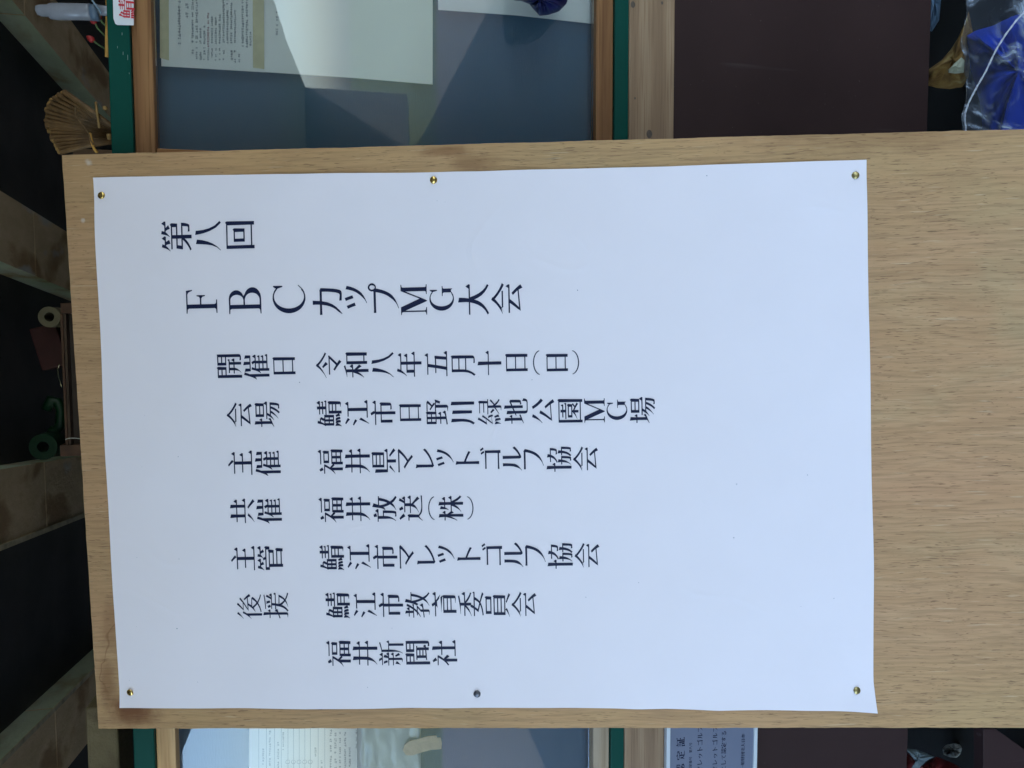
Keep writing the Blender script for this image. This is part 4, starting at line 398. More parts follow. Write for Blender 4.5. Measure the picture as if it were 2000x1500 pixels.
def concrete(name, a, b, stain, grey):
    M = Mat(name, rough=.85, spec=.2)
    c = M.mix(M.noise(M.coords((1,.5,1)), 16, 7, .72), tuple(x*.72 for x in a), tuple(x*1.2 for x in b))
    c = M.mix(M.ramp(M.noise(M.coords((1,.6,1), warp=.2), 9, 6), [(.50, (0,0,0)), (.62, (.8,.8,.8))]), c, stain)
    c = M.mix(M.ramp(M.noise(M.coords((1,.5,1), warp=.05), 5.5, 4), [(.58, (0,0,0)), (.63, (.75,.75,.75))]), c, grey)
    M.color(c); M.bump(M.noise(M.coords(), 45, 7, .75), .8, .006); return M.m
BEAM = concrete('grimy_beam_boards', (.50,.37,.20), (.62,.47,.28), (.28,.17,.08), (.46,.46,.40))
SIDE = concrete('pale_green_side_paint', (.42,.48,.33), (.52,.58,.42), (.34,.25,.13), (.46,.50,.40))
DECK = simple('dark_roof_deck', (.055,.053,.045), .9, .3, 4, bump=.2)
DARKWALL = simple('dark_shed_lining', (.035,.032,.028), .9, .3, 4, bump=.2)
# ---------------------------------------------------------------- glyphs
def decode(ch):
    return [[[(l[i]/500, l[i+1]/500) for i in range(0, len(l), 2)] for l in part] for part in GLYPHS[ch]]
GLY = {}
def glyph(ch):
    if ch not in GLY:
        V = []; F = []
        for loops in decode(ch):
            tri = tessellate_polygon([[Vector((x, y, 0)) for x, y in l] for l in loops]); b = len(V)
            for l in loops: V += l
            F += [[b + i for i in t] for t in tri]
        xs = [p[0] for p in V]; ys = [p[1] for p in V]
        FF = []
        for f in F:
            (ax, ay), (bx, by), (cx, cy) = (V[i] for i in f)
            FF.append(f if (bx-ax)*(cy-ay) - (by-ay)*(cx-ax) > 0 else f[::-1])
        GLY[ch] = (V, FF, (min(xs), max(xs), min(ys), max(ys)))
    return GLY[ch]
def put_glyph(mb, ch, x0, x1, y0, y1, fn, mi=0):
    V, F, (a, b, c, d) = glyph(ch)
    mb.add([fn(x0 + (x-a)/(b-a)*(x1-x0), y0 + (y-c)/(d-c)*(y1-y0)) for x, y in V], F, mi)
def put_em(mb, ch, cx, cy, em, fn, mi=0):
    V, F, _ = glyph(ch); mb.add([fn(cx + x*em, cy + y*em) for x, y in V], F, mi)

# ---------------------------------------------------------------- building that shelters the board
shed = empty('open_shed', (0, 1.6, 0), 'open fronted timber shed with wide ceiling beams behind the plywood board', 'shed')
CZ = EYE + .75
def bx(name, a, b, m, parent=shed, **k):
    mb = MB(); mb.box(a, b); return mb.build(name, m, parent, **k)
bx('roof', (-4.2, .55, CZ+.068), (4.2, 5.2, CZ+.14), DECK)
bx('back_wall', (-4.2, 5.0, 0), (4.2, 5.2, CZ+.06), DARKWALL)
bx('side_wall', (-4.2, 1.1, 0), (-4.05, 4.99, CZ+.06), DARKWALL)
bx('side_wall', (4.05, 1.1, 0), (4.2, 4.99, CZ+.06), DARKWALL)
BY0, BY1 = .58, 4.95
def beam(s0, s1, ya, yb):
    mb = MB()
    V = []
    for y in (ya, yb):
        a, b = sorted((BEAM_X(s0, y), BEAM_X(s1, y)))
        V += [(a, y, CZ), (b, y, CZ), (b, y, CZ+.068), (a, y, CZ+.068)]
    mb.add(V, [(4,5,6,7)[::-1]][:0] + [(0,1,5,4), (2,3,7,6)], 0); mb.add(V, [(1,2,6,5), (3,0,4,7)], 1); mb.add(V, [(0,3,2,1), (4,5,6,7)], 0)
    return mb.build('ceiling_beam', [BEAM, SIDE], shed)
def BEAM_X(px0y, y):
    # line on the plane z = CZ through the photo point (0, px0y) towards the beams' vanishing point (690, 800)
    p = atz(0, px0y, CZ); d = CAM_ROT @ Vector(((690-1000)/1500, -(800-750)/1500, -1)); d.z = 0
    return p.x + (y - p.y) * d.x / d.y
YJ = atz(90, 990, CZ).y
for p in ((-28, -150), (372, 510), (917, 1070), (1490, 1665), (-560, -690)):
    beam(*p, BY0, YJ - .0025); beam(*p, YJ + .0025, BY1)
# lining strip joints under the beams: a narrow lighter batten along one edge of two beams
for a in (1070, 1490):
    V = []; mb = MB()
    for y in (BY0+.02, BY1-.02):
        x = BEAM_X(a, y); V += [(x-.006, y, CZ-.003), (x+.006, y, CZ-.003), (x+.006, y, CZ-.0005), (x-.006, y, CZ-.0005)]
    mb.add(V, [(0,1,2,3), (4,7,6,5), (0,4,5,1), (1,5,6,2), (2,6,7,3), (3,7,4,0)])
    mb.build('edge_batten', simple('pale_edge_batten', (.42,.36,.22), .7, .3, 30), shed)

# ---------------------------------------------------------------- notice case on the wall
WY = .975                     # front plane of the case
case = empty('notice_case', (0, WY+.03, 1.08), 'wide glazed notice case with green metal frame and wooden sashes behind the plywood board', 'notice case')
XL, XR = -1.35, 1.15
def Z(px, py, y=WY): return at(px, py, y).z
zt0, zt1 = Z(263, 290), Z(303, 285)       # green/sash, sash/glass above
ztop = Z(219.5, 290)
zb0, zb1 = Z(1165, 275), Z(1198, 272); zbot = Z(1225, 270)
def rails():
    for name, z0, z1 in (('green_rail', zt0, ztop), ('green_rail', zbot, zb1)):
        bx(name, (XL, WY-.004, z0), (XR, WY+.075, z1), GREEN, case, bevel=.0015)
    for name, z0, z1 in (('sash_rail', zt1, zt0-.0004), ('sash_rail', zb1+.0004, zb0)):
        bx(name, (sx-.034, WY+.002, z0), (XR-.03, WY+.024, z1), SASH, case, bevel=.001)
        bx(name, (XL+.03, WY+.003, z0), (sx-.0345, WY+.026, z1), SASH_L if z0 == zt1 else SASH_OLD, case, bevel=.001)
sx = at(300, 288, WY).x
rails()
for x in (XL, XR-.03): bx('green_stile', (x, WY-.003, zb1+.001), (x+.03, WY+.072, zt0-.001), GREEN, case, bevel=.0015)
# upright sash stiles; the one on the right sash shows just beside the board
sx = at(300, 288, WY).x
bx('sash_stile', (sx-.034, WY+.0035, zb0+.0005), (sx, WY+.0225, zt1-.0005), SASH_V, case, bevel=.001)
bx('sash_stile', (XR-.064, WY+.0035, zb0+.0005), (XR-.031, WY+.0225, zt1-.0005), SASH_V, case, bevel=.001)
bx('sash_stile', (XL+.031, WY+.0035, zb0+.0005), (XL+.064, WY+.0225, zt1-.0005), SASH_V, case, bevel=.001)
GY = WY + .013
bx('glass_pane', (sx+.0006, GY, zb0+.0008), (XR-.0646, GY+.003, zt1-.0008), GLASS, case)
bx('glass_pane', (XL+.0646, GY+.006, zb0+.0008), (sx-.0346, GY+.009, zt1-.0008), GLASS, case)
BY = WY + .048
bx('back_panel', (XL+.031, BY, zbot+.006), (XR-.031, BY+.008, ztop-.006), BACKING, case)
bx('green_rear_flange', (XL, WY+.0765, ztop-.02), (XR, WY+.10, ztop+.0165), simple('dark_grey_aluminium', (.05,.05,.045), .5, .2, 20), case, bevel=.001)

def quad(pts, y): return [(at(px, py, y).x, at(px, py, y).z) for px, py in pts]
def text_rows(mb, cols, y, seed, pitch=7.0, mi=0, dens=.75):
    """unreadable small print: rows of tiny strokes. cols = (px, py0, py1) in photo positions on this sheet"""
    r = random.Random(seed)
    for px, y0, y1, h in cols:
        py = y0
        while py < y1:
            w = r.uniform(.5, 1.0) * h
            if r.random() < dens:
                for k in range(r.choice((2, 3))):
                    ox = r.uniform(-.5, .3) * h; ww = r.uniform(.18, .34) * h
                    pts = quad([(px+ox, py), (px+ox+ww, py), (px+ox+ww, py+w), (px+ox, py+w)], y)
                    mb.sheet(pts, y, .0002, mi)
                pts = quad([(px-.45*h, py+w*.35), (px+.45*h, py+w*.35), (px+.45*h, py+w*.6), (px-.45*h, py+w*.6)], y - .0003); mb.sheet(pts, y-.0003, .0002, mi)
            py += w + r.uniform(.1, .35) * h
def notice(pts, y, mat, label, name='notice_sheet', **k):
    mb = MB(); mb.sheet(quad(pts, y), y, .0005); return mb.build(name, mat, None, label=label, cat='notice', **k)
NY = WY + .034
# upper right group of sheets
n1 = notice([(313.5, -160), (315, 129), (517, 141), (518, -160)], NY, SHEET_GREY, 'grey green typed notice with yellowed tape edges behind the right glass pane')
mb = MB(); mb.sheet(quad([(311.5,-160),(312.5,113),(330,118),(329,-160)], NY-.001), NY-.001, .0003); mb.build('tape_strip', TAPE, n1)
mb = MB(); mb.sheet(quad([(493,-160),(494,132),(516,135),(515,-160)], NY-.001), NY-.001, .0003); mb.build('tape_strip', TAPE, n1)
mb = MB(); ty = NY-.0012
text_rows(mb, [(350, -150, 86, 6), (365, -150, 34, 6)], ty, 3, dens=.8)
text_rows(mb, [(376, -150, 84, 4.4), (384, -150, 84, 4.4), (391.5, 55, 84, 4.2), (399, 50, 84, 4.2), (414, 32, 84, 4.2), (421.5, 34, 84, 4.2), (429, 28, 84, 4.2), (436.5, -80, 84, 4.2), (444, -150, 86, 4.2), (451.5, -150, 86, 4.2), (459, 20, 86, 4.2), (474, -150, 90, 4.6), (482, -150, 90, 4.6), (489, 62, 90, 4)], ty, 5, dens=.9)
text_rows(mb, [(376, 92, 112, 4.4), (384, 92, 114, 4), (391.5, 94, 115, 4), (399, 92, 116, 4.2), (406.5, 94, 117, 3.6), (414, 94, 117, 3.6), (421.5, 94, 117, 3.6), (429, 94, 118, 3.6), (436.5, 94, 118, 3.6), (452, 98, 118, 4.4), (459, 98, 119, 4.4), (467, 98, 119, 4)], ty, 6, dens=.7)
mb.build('small_print', PRINT, n1)
mb = MB(); text_rows(mb, [(406.5, 22, 90, 4.2)], ty, 8, dens=.9); mb.build('red_print', PRINT_RED, n1, label='faded pink line of print')
n2 = notice([(516, -160), (515.5, 140.5), (690, 152), (845, 165), (845.5, -160)], NY+.0016, SHEET_GREY, 'wide plain grey sheet beside the taped notice')
mb = MB(); text_rows(mb, [(541, 22, 64, 5), (567, 93, 98, 5)], NY+.0008, 9); mb.build('small_print', PRINT, n2)
n4 = notice([(852, -160), (856, 19), (1010, 30), (1163, 47), (1166, -160)], NY+.001, SHEET_GREY, 'pale sheet behind the navy cloth bundle at the foot of the case')
# lower group (left part of the case)
l2 = notice([(487, 1400), (485.5, 1640), (698, 1640), (698, 1400)], NY-.002, SHEET_COOL, 'pale typed form with ruled columns in the left part of the case')
mb = MB(); ty = NY-.0032
text_rows(mb, [(514, 1462, 1492, 4), (527, 1418, 1496, 4.2), (543, 1449, 1500, 4.2), (553, 1430, 1466, 3.4), (616, 1456, 1476, 4), (628, 1485, 1510, 4), (646, 1425, 1520, 4.6), (655, 1425, 1520, 4.6), (664, 1430, 1520, 4), (674, 1430, 1510, 4), (683, 1460, 1520, 4), (697, 1420, 1466, 5)], ty, 12, dens=.8)
for i, px in enumerate((562, 573, 584, 595, 606)):
    p = at(px, 1488, ty); 
    a = [(p.x + .0026*math.cos(t*math.pi/6), ty, p.z + .0026*math.sin(t*math.pi/6)) for t in range(13)]; mb.tube(a, .0004, 4, cap=False)
mb.build('small_print', PRINT, l2)
mb = MB()
for px in (505, 520, 536, 549, 562, 573, 584, 595, 606, 621, 634):
    mb.sheet(quad([(px, 1404), (px, 1630), (px+.8, 1630), (px+.8, 1404)], ty+.0004), ty+.0004, .0002)
mb.build('ruled_lines', simple('pale_ruling', (.36,.42,.46), .7, .05), l2)
l3 = MB(); r = random.Random(4)
def crumple(poly_px, y, nx, ny, amp, seed):
    """crumpled film over a photo-rectangle (x0, x1, y0, y1), as a grid with depth"""
    x0, x1, y0, y1 = poly_px; V = []; F = []; r = random.Random(seed)
    for j in range(ny+1):
        for i in range(nx+1):
            px = x0 + (x1-x0)*i/nx; py = y0 + (y1-y0)*j/ny
            e = r.uniform(-1, 1) * amp; p = at(px + (r.uniform(-.25,.25)*(x1-x0)/nx if 0 < i < nx else 0), py, y); V.append((p.x, y + e, p.z))
    for j in range(ny):
        for i in range(nx):
            a = j*(nx+1)+i; F.append((a, a+1, a+nx+2, a+nx+1))
    return V, F
V, F = crumple((699, 822, 1400, 1600), NY-.006, 14, 10, .0022, 4); l3.add(V, F, smooth=True)
l3 = l3.build('plastic_sleeve', Mat('cloudy_plastic_sleeve', (.55,.60,.64), .22, spec=.7, alpha=.75).m, None, label='cloudy crumpled plastic sleeve next to the ruled form', cat='plastic sleeve')
md = l3.modifiers.new('thick', 'SOLIDIFY'); md.thickness = .0004
mb = MB(); YT = NY-.010
mb.sheet(quad([(787,1466),(790,1455),(800,1447),(816,1444),(836,1438),(852,1437),(854,1441),(861,1441),(863,1452),(862,1463),(840,1465),(822,1470),(805,1476),(793,1475)], YT), YT, .0012)
mb.build('tape_piece', BEIGE_TAPE, None, label='torn beige masking tape stuck over the plastic sleeve edge', cat='tape')

# sticker with the red character on the green rail
LYy = WY-.006
mb = MB(); mb.sheet(quad([(219, -60), (221.5, 36), (225, 46), (229, 48.5), (261, 49), (261, -60)], LYy), LYy, .0008)
st = mb.build('sticker', WHITE_STICKER, None, label='white sticker with red characters on the upper green rail of the case', cat='sticker')
mb = MB()
def onrail(x, z): return (x, LYy-.0005, z)
for k, ch in enumerate('鯖江市'):
    a = at(232, 35 - k*33, LYy); b = at(263, 2 - k*33, LYy); put_glyph(mb, ch, a.x, b.x, b.z, a.z, onrail)
mb.build('lettering', RED_INK, st)
# scratches on the green rail
mb = MB(); r = random.Random(2)
for px, py, L in ((229, 92, 4), (240, 104, 6), (249, 112, 10), (252, 143, 3), (238, 66, 5)):
    mb.sheet(quad([(px, py-L/2), (px+.7, py-L/2), (px+.7, py+L/2), (px, py+L/2)], WY-.0046), WY-.0046, .0003)
mb.build('paint_scratch', simple('bare_scratch', (.25,.36,.33), .5, .1), case)

# ---------------------------------------------------------------- timber rail and brown board under the case
zr0, zr1 = Z(1226.5, 270), Z(1315, 270)
mb = MB(); mb.box((-1.5, WY-.002, zr1), (1.3, WY+.04, zr0)); rail = mb.build('timber_rail', RAILWOOD, None, label='weathered grey brown timber rail under the notice case', cat='timber rail', bevel=.002)
for px, py, s in ((1236, 9, 7), (1293, 6, 3.5), (1240, 192, 2.5), (1268, 262, 9)):
    mb = MB(); c = at(px, py, WY-.002); rr = s * .00062
    a = [(c.x + rr*math.cos(t*math.pi/8), WY-.0024, c.z + rr*.7*math.sin(t*math.pi/8)) for t in range(16)]
    mb.add(a + [(c.x, WY-.0027, c.z)], [(i, (i+1) % 16, 16) for i in range(16)], smooth=True)
    mb.build('knot', simple('dark_knot', (.12,.085,.06), .6, .3, 200), rail)
zp = Z(1811, 255, WY+.003)
mb = MB(); mb.box((-1.5, WY+.003, zp), (1.3, WY+.021, zr1-.001)); pn = mb.build('brown_board', PANEL, None, label='flat dark brown painted board below the timber rail', cat='board', bevel=.001)
# counter behind/under, keeping the gap below dark
# certificate card in its pale frame
CY = WY - .012
ca, cb = at(1301, 1400, CY), at(1474, 1640, CY)
cert = empty('certificate', ((ca.x+cb.x)/2, CY, cb.z), 'grey blue certificate card in a pale frame, over the timber rail and brown board', 'certificate')
x0, x1, z1, z0 = cb.x, ca.x + .06, ca.z, cb.z
fr = Mat('pale_frame_plastic', (.66,.70,.72), .4).m
fw = .0055
for a, b in (((x0, z1-fw), (x1, z1)), ((x0, z0), (x1, z0+fw)), ((x0, z0+fw), (x0+fw, z1-fw)), ((x1-fw, z0+fw), (x1, z1-fw))):
    mb = MB(); mb.box((a[0], CY-.003, a[1]), (b[0], CY+.006, b[1])); mb.build('frame_bar', fr, cert, bevel=.0006)
mb = MB(); mb.box((x0+fw+.0002, CY-.0005, z0+fw+.0002), (x1-fw-.0002, CY+.004, z1-fw-.0002))
cm = Mat('laminated_card', (.17,.19,.26), .25, spec=.7, coat=.6); cm.color(cm.mix(cm.noise(cm.coords(), 12, 4), (.15,.17,.24), (.21,.23,.30))); mb.build('card', cm.m, cert)
mb = MB()
def oncard(x, z): return (x, CY-.0008, z)
def hline(txt, px, py_right, size, gap=1.06):
    """text running to world right whose last character sits at photo height py_right"""
    p = at(px, py_right, CY); em = size * .00074
    for k, ch in enumerate(reversed(txt)):
        if ch == ' ': continue
        x = p.x - k*em*gap
        if x > x0 + fw + em*.6: put_em(mb, ch, x, p.z, em, oncard)
hline('認定証', 1329, 1449, 19, 1.35)
hline('認定番号 第八号', 1348.5, 1453, 6.5)
hline('公園マレットゴルフ', 1367, 1424, 13, 1.0)
hline('日本マレットゴルフ', 1396.5, 1424, 12, 1.08)
hline('公園として認定する', 1413.5, 1432, 11.5, 1.0)
hline('一般財団法人日本', 1451, 1437, 8.5, 1.05)
mb.build('lettering', Mat('navy_ink', (.006,.010,.04), .6, spec=.2).m, cert)

# ---------------------------------------------------------------- the plywood board
BM = Matrix([r + [] for r in BOARD_MATRIX] + [[0, 0, 0, 1]])
L0 = -(BM[2][3]) / BM[2][1]      # v where the sheet meets the ground
ply = empty('plywood_board', (0, 0, 0), 'tall lauan plywood board leaning on the notice case with a poster pinned to it', 'plywood board'); ply.matrix_basis = BM
tl, bl = (BOARD_CORNERS[1][0]/1000, BOARD_CORNERS[1][1]/1000), (-.3155, L0+.004)
tr, br = (BOARD_CORNERS[0][0]/1000, BOARD_CORNERS[0][1]/1000), (.3175, L0+.004)
rnd = random.Random(11)
def edge(a, b, n, amp, step):
    out = []; k = 0; d = 0
    for i in range(n):
        t = i / n; d = d*.6 + rnd.uniform(-1, 1)*amp
        nx, ny = (b[1]-a[1]), -(b[0]-a[0]); L = math.hypot(nx, ny)
        off = d if 0 < i < n else 0
        out.append((a[0]+(b[0]-a[0])*t + nx/L*off, a[1]+(b[1]-a[1])*t + ny/L*off))
    return out
outl = edge(tl, bl, 300, .00024, 0) + edge(bl, br, 8, .0002, 0) + edge(br, tr, 300, .00024, 0) + edge(tr, tl, 110, .0002, 0)
def extr(mb, outl, z0, z1, mi_side=0):
    n = len(outl); tri = tessellate_polygon([[Vector((x, y, 0)) for x, y in outl]])
    V = [(x, y, z1) for x, y in outl] + [(x, y, z0) for x, y in outl]; F = []
    for t in tri:
        (ax, ay), (bx_, by), (cx, cy) = (outl[i] for i in t)
        t = list(t) if (bx_-ax)*(cy-ay) - (by-ay)*(cx-ax) > 0 else list(t)[::-1]
        F.append(t); F.append([n + i for i in t[::-1]])
    mb.add(V, F); mb.add(V, [(i, n+i, n+(i+1) % n, (i+1) % n) for i in range(n)], mi_side)
mb = MB(); extr(mb, outl, -.0025, 0, 1)
PLYEDGE = simple('sawn_ply_edge', (.50,.33,.18), .8, .35, 240, bump=.4)
mb.build('face_veneer', [PLY, PLYEDGE], ply, local=True)
for k, (z0, z1, s) in enumerate(((-.0065, -.0026, .0012), (-.0092, -.0066, .0)  )):
    o2 = [(tl[0]+s, tl[1]-s), (bl[0]+s, bl[1]+.002), (br[0]-s, br[1]+.002), (tr[0]-s, tr[1]-s)]
    mb = MB(); extr(mb, o2, z0, z1); mb.build('inner_ply', simple('inner_ply_wood', (.30,.17,.09) if k == 0 else (.45,.29,.16), .8, .25, 90), ply, local=True)

# ---------------------------------------------------------------- poster
poster = empty('poster', (0, 0, 0), 'large white paper poster with columns of dark Japanese lettering pinned on the plywood board', 'poster')
poster.matrix_basis = BM @ Matrix.Translation((0, 0, .0))
TK = [(x/1000, y/1000) for x, y in TACKS]
def wave(u, v):
    """height of the sheet over the board"""
    h = .0014 + .0007*math.sin(v*23+u*9+1) + .0005*math.sin(u*31-v*13) + .0002*math.sin(v*52+u*27+2)
    eu = max(0, 1 - (.30-abs(u))/.05); ev = max(0, 1 - (.42-abs(v))/.05)
    h += eu*.0006*(1+math.sin(v*47+.8)*math.sin(v*19)) + ev*.0003*(1+math.sin(u*33))
    for x, y in TK:
        d = math.hypot(u-x, v-y); h = h*(1 - math.exp(-(d/.028)**2)*.80)
    # lifted lower left corner beyond its tack
    q = (-(u+.2765) - (v+.405))          # distance past the diagonal through the tack
    if q > 0: h += min(.003, q*.07)
    return max(h, .0005)
def interp(P, t):
    """position along a measured edge polyline by arc fraction"""
    L = [0]
    for i in range(1, len(P)): L.append(L[-1] + math.hypot(P[i][0]-P[i-1][0], P[i][1]-P[i-1][1]))
    s = t*L[-1]
    for i in range(1, len(P)):
        if s <= L[i] or i == len(P)-1:
            f = (s-L[i-1])/(L[i]-L[i-1]); 
            # smooth between samples
            p0 = P[max(i-2, 0)]; p1 = P[i-1]; p2 = P[i]; p3 = P[min(i+1, len(P)-1)]
            return tuple(p1[k] + (p2[k]-p1[k])*f for k in (0, 1))
NU, NV = 90, 130
V = []; F = []
c00, c10, c01, c11 = LEFT_EDGE[0], RIGHT_EDGE[0], LEFT_EDGE[-1], RIGHT_EDGE[-1]
for j in range(NV+1):
    t = j/NV; Lp = interp(LEFT_EDGE, t); Rp = interp(RIGHT_EDGE, t)
    for i in range(NU+1):
        s = i/NU; Tp = interp(TOP_EDGE[::-1], s); Bp = interp(BOTTOM_EDGE[::-1], s)
        x = (1-s)*Lp[0]+s*Rp[0] + (1-t)*Tp[0]+t*Bp[0] - ((1-s)*(1-t)*c00[0]+s*(1-t)*c10[0]+(1-s)*t*c01[0]+s*t*c11[0])
        y = (1-s)*Lp[1]+s*Rp[1] + (1-t)*Tp[1]+t*Bp[1] - ((1-s)*(1-t)*c00[1]+s*(1-t)*c10[1]+(1-s)*t*c01[1]+s*t*c11[1])
        u, v = x/1000, y/1000; V.append((u, v, wave(u, v)))
for j in range(NV):
    for i in range(NU):
        a = j*(NU+1)+i; F.append((a, a+NU+1, a+NU+2, a+1))
mb = MB(); mb.add(V, F, smooth=True)
T = .00018; BK = [(x, y, z - T) for x, y, z in V]
mb.add(BK, [q[::-1] for q in F], smooth=True)
ring = [i for i in range(NU+1)] + [j*(NU+1)+NU for j in range(1, NV+1)] + [NV*(NU+1)+i for i in range(NU-1, -1, -1)] + [j*(NU+1) for j in range(NV-1, 0, -1)]
n = len(ring); mb.add([V[i] for i in ring] + [BK[i] for i in ring], [(i, (i+1) % n, n+(i+1) % n, n+i) for i in range(n)])
sh = mb.build('sheet', PAPER, poster, local=True)
def onposter(u, v): return (u/1000, v/1000, wave(u/1000, v/1000) + .00035)
for colm in POSTER_TEXT:
    mb = MB()
    for ch, a, b, c, d in colm: put_glyph(mb, ch, a, b, c, d, onposter)
    mb.build('lettering', INK, poster, local=True)
# specks in the paper
mb = MB(); r = random.Random(5)
for k in range(34):
    u, v, s = r.uniform(-285, 285), r.uniform(-410, 410), r.choice((.25, .3, .35, .5, .7))
    pts = [onposter(u + s*math.cos(t)*r.uniform(.6, 1.2), v + s*math.sin(t)*r.uniform(.6, 1.2)) for t in (0, 1.05, 2.1, 3.14, 4.2, 5.2)]
    mb.add(pts, [(0, 1, 2, 3, 4, 5)])
mb.build('specks', simple('paper_speck', (.22,.24,.30), .8, .3, 300), poster, local=True, kind='stuff')

def tack(u, v, mat, lab, tilt=(0, 0)):
    mb = MB(); n = 24; prof = [(.00395, .0), (.0040, .0004), (.0037, .0009), (.0031, .00135), (.0021, .00170), (.0011, .00188), (0, .00194)]
    V = []; F = []
    for r_, h in prof[:-1]:
        V += [(r_*math.cos(2*math.pi*k/n), r_*math.sin(2*math.pi*k/n), h) for k in range(n)]
    V.append((0, 0, prof[-1][1]))
    for j in range(len(prof)-2):
        for k in range(n): F.append((j*n+k, j*n+(k+1) % n, (j+1)*n+(k+1) % n, (j+1)*n+k))
    j = len(prof)-2
    for k in range(n): F.append((j*n+k, j*n+(k+1) % n, len(V)-1))
    F.append(list(range(n))[::-1])
    root = empty('thumb_tack', (0, 0, 0), lab, 'thumb tack', 'thumb tacks holding the poster')
    root.matrix_basis = BM @ Matrix.Translation((u, v, wave(u, v)+.0004)) @ Matrix.Rotation(tilt[0], 4, 'X') @ Matrix.Rotation(tilt[1], 4, 'Y')
    mb.add(V, F, smooth=True); mb.build('domed_head', mat, root, local=True)
    mb = MB(); mb.tube([(0, 0, .0), (0, 0, -.004), (0, 0, -.006)], [.0005, .0005, .0001], 8); mb.build('pin_point', mat, root, local=True)
tack(*TK[0], BRASS, 'brass thumb tack in the top right corner of the poster', (.05, .12))
tack(*TK[1], BRASS, 'bright brass thumb tack halfway down the right edge of the poster', (.1, -.1))
tack(*TK[2], BRASS_DULL, 'dull brass thumb tack in the bottom right corner of the poster, tilted', (-.16, .1))
tack(*TK[3], BRASS, 'shiny brass thumb tack in the top left corner of the poster', (-.15, -.2))
tack(*TK[4], STEEL, 'dark grey steel thumb tack halfway down the left edge of the poster', (0, 0))
tack(*TK[5], BRASS_DULL, 'dark brass thumb tack in the lifted bottom left corner of the poster', (.18, .12))

# ---------------------------------------------------------------- things above the case
BAMBOO = simple('bamboo', (.34,.19,.06), .55, .35, 60)
BAMBOO_DARK = simple('dark_bamboo', (.15,.08,.03), .6, .35, 60)
CORD = simple('orange_cord', (.60,.30,.06), .6, .15, 200)
RY = 1.09
apex = at(232, 268, RY)
rk = empty('bamboo_rake', (apex.x, RY, apex.z), 'brown bamboo fan rake standing head up behind the green top rail', 'rake')
tips = []
NT = 46
arc_px = [(126,180),(112,187),(100,199),(92,212),(90,226),(92,240),(96,252),(101,264),(106,276),(111,288),(118,297)]
def arcpt(t):
    f = t*(len(arc_px)-1); i = min(int(f), len(arc_px)-2); f -= i
    return (arc_px[i][0]*(1-f)+arc_px[i+1][0]*f, arc_px[i][1]*(1-f)+arc_px[i+1][1]*f)
r = random.Random(7)
for k in range(NT):
    t = k/(NT-1); px, py = arcpt(t); px += r.uniform(-3, 6)
    front = k % 3
    y = RY + .012*front + .03*math.sin(t*3.1)
    sp = 225, 252 + 26*t
    A_ = at(sp[0] + 4, sp[1], y); B_ = at(px, py, y - .004)
    mid = (A_ + B_)/2; mid.y -= .006
    e = at(px - 1, py + (4 if t > .5 else -2), y + .02)      # hooked tip bends back
    mb = MB(); w = .0026 if k % 4 else .0034
    mb.tube([A_, mid, B_, e], [w*.6, w, w*1.1, w*.5], 6); mb.build('tine', BAMBOO if k % 3 else BAMBOO_DARK, rk)
def band(px_pts, y, rad, m):
    mb = MB(); mb.tube([at(px, py, y) for px, py in px_pts], rad, 6); mb.build('binding_cord', m, rk)
band([(187,199),(190,222),(194,250)], RY-.012, .0016, BAMBOO)
band([(148,208),(148,225),(156,238),(166,250),(174,262),(178,275),(182,283)], RY-.014, .0011, BAMBOO_DARK)
band([(175,260),(180,280),(184,291),(190,298)], RY-.013, .0018, CORD)
band([(205,208),(206,214)], RY-.012, .003, BAMBOO)
band([(212,262),(214,272)], RY-.012, .0026, BAMBOO)
mb = MB(); p0 = at(142,290,1.14); p1 = at(225,330,1.14); mb.box((p1.x, 1.14, p1.z), (p0.x, 1.17, p0.z)); mb.build('timber_block', simple('dark_red_brown_timber', (.16,.085,.045), .7, .3, 30), None, label='dark brown timber block behind the rake, just above the corner of the plywood board', cat='timber')

# clear tube, cord and flower buds
TYy = 1.06
mb = MB(); P = []
pts = [(71,20,6.5),(73,20,8.5),(80,20.5,10),(95,21,11),(98,22,13.5),(110,22.5,14.5),(150,23,14.5),(172,23.5,14.5),(178,24,14.5),(181,24,11)]
tb = empty('clear_plastic_tube', at(215, 22, TYy), 'cloudy clear plastic tube with a grey cap standing above the case beside the sticker', 'plastic tube')
CLEAR = Mat('cloudy_clear_plastic', (.62,.66,.74), .18, spec=.8, alpha=.78)
cn = CLEAR.noise(CLEAR.coords((1,1,1)), 70, 3); CLEAR.color(CLEAR.mix(cn, (.24,.25,.29), (.36,.37,.42))); CLEAR.bump(cn, .3, .002)
mb.tube([at(a, b, TYy) for a, b, c in pts], [c*.00068 for a, b, c in pts], 20); mb.build('tube_body', CLEAR.m, tb)
mb = MB(); mb.tube([at(a, b, TYy) for a, b in ((178,24),(192,25),(194,25))], [.0098,.0098,.006], 20); mb.build('tube_cap', Mat('grey_plastic_cap', (.12,.17,.24), .3, spec=.6).m, tb)
mb = MB(); mb.tube([at(a, b, TYy) for a, b in ((190,19),(205,21),(235,22))], .0062, 16); mb.build('tube_neck', CLEAR.m, tb)
mb = MB(); mb.tube([at(a, b, TYy-.012) for a, b in ((179,-8),(181,2),(186,9),(192,16),(198,26))], .0012, 8); mb.build('hanging_loop', Mat('glossy_blue_wire', (.25,.35,.45), .15, spec=.8).m, tb)
mb = MB(); mb.tube([at(209,-80,1.075), at(210,-20,1.075), at(209.5,40,1.075), at(208.5,111,1.075)], .0022, 10)
mb.build('orange_cord', CORD, None, label='taut orange cord running along the top of the green rail', cat='cord')
fl = empty('flower_sprig', at(205, 60, 1.12), 'artificial sprig with small red buds on thin green stems above the rail', 'flowers')
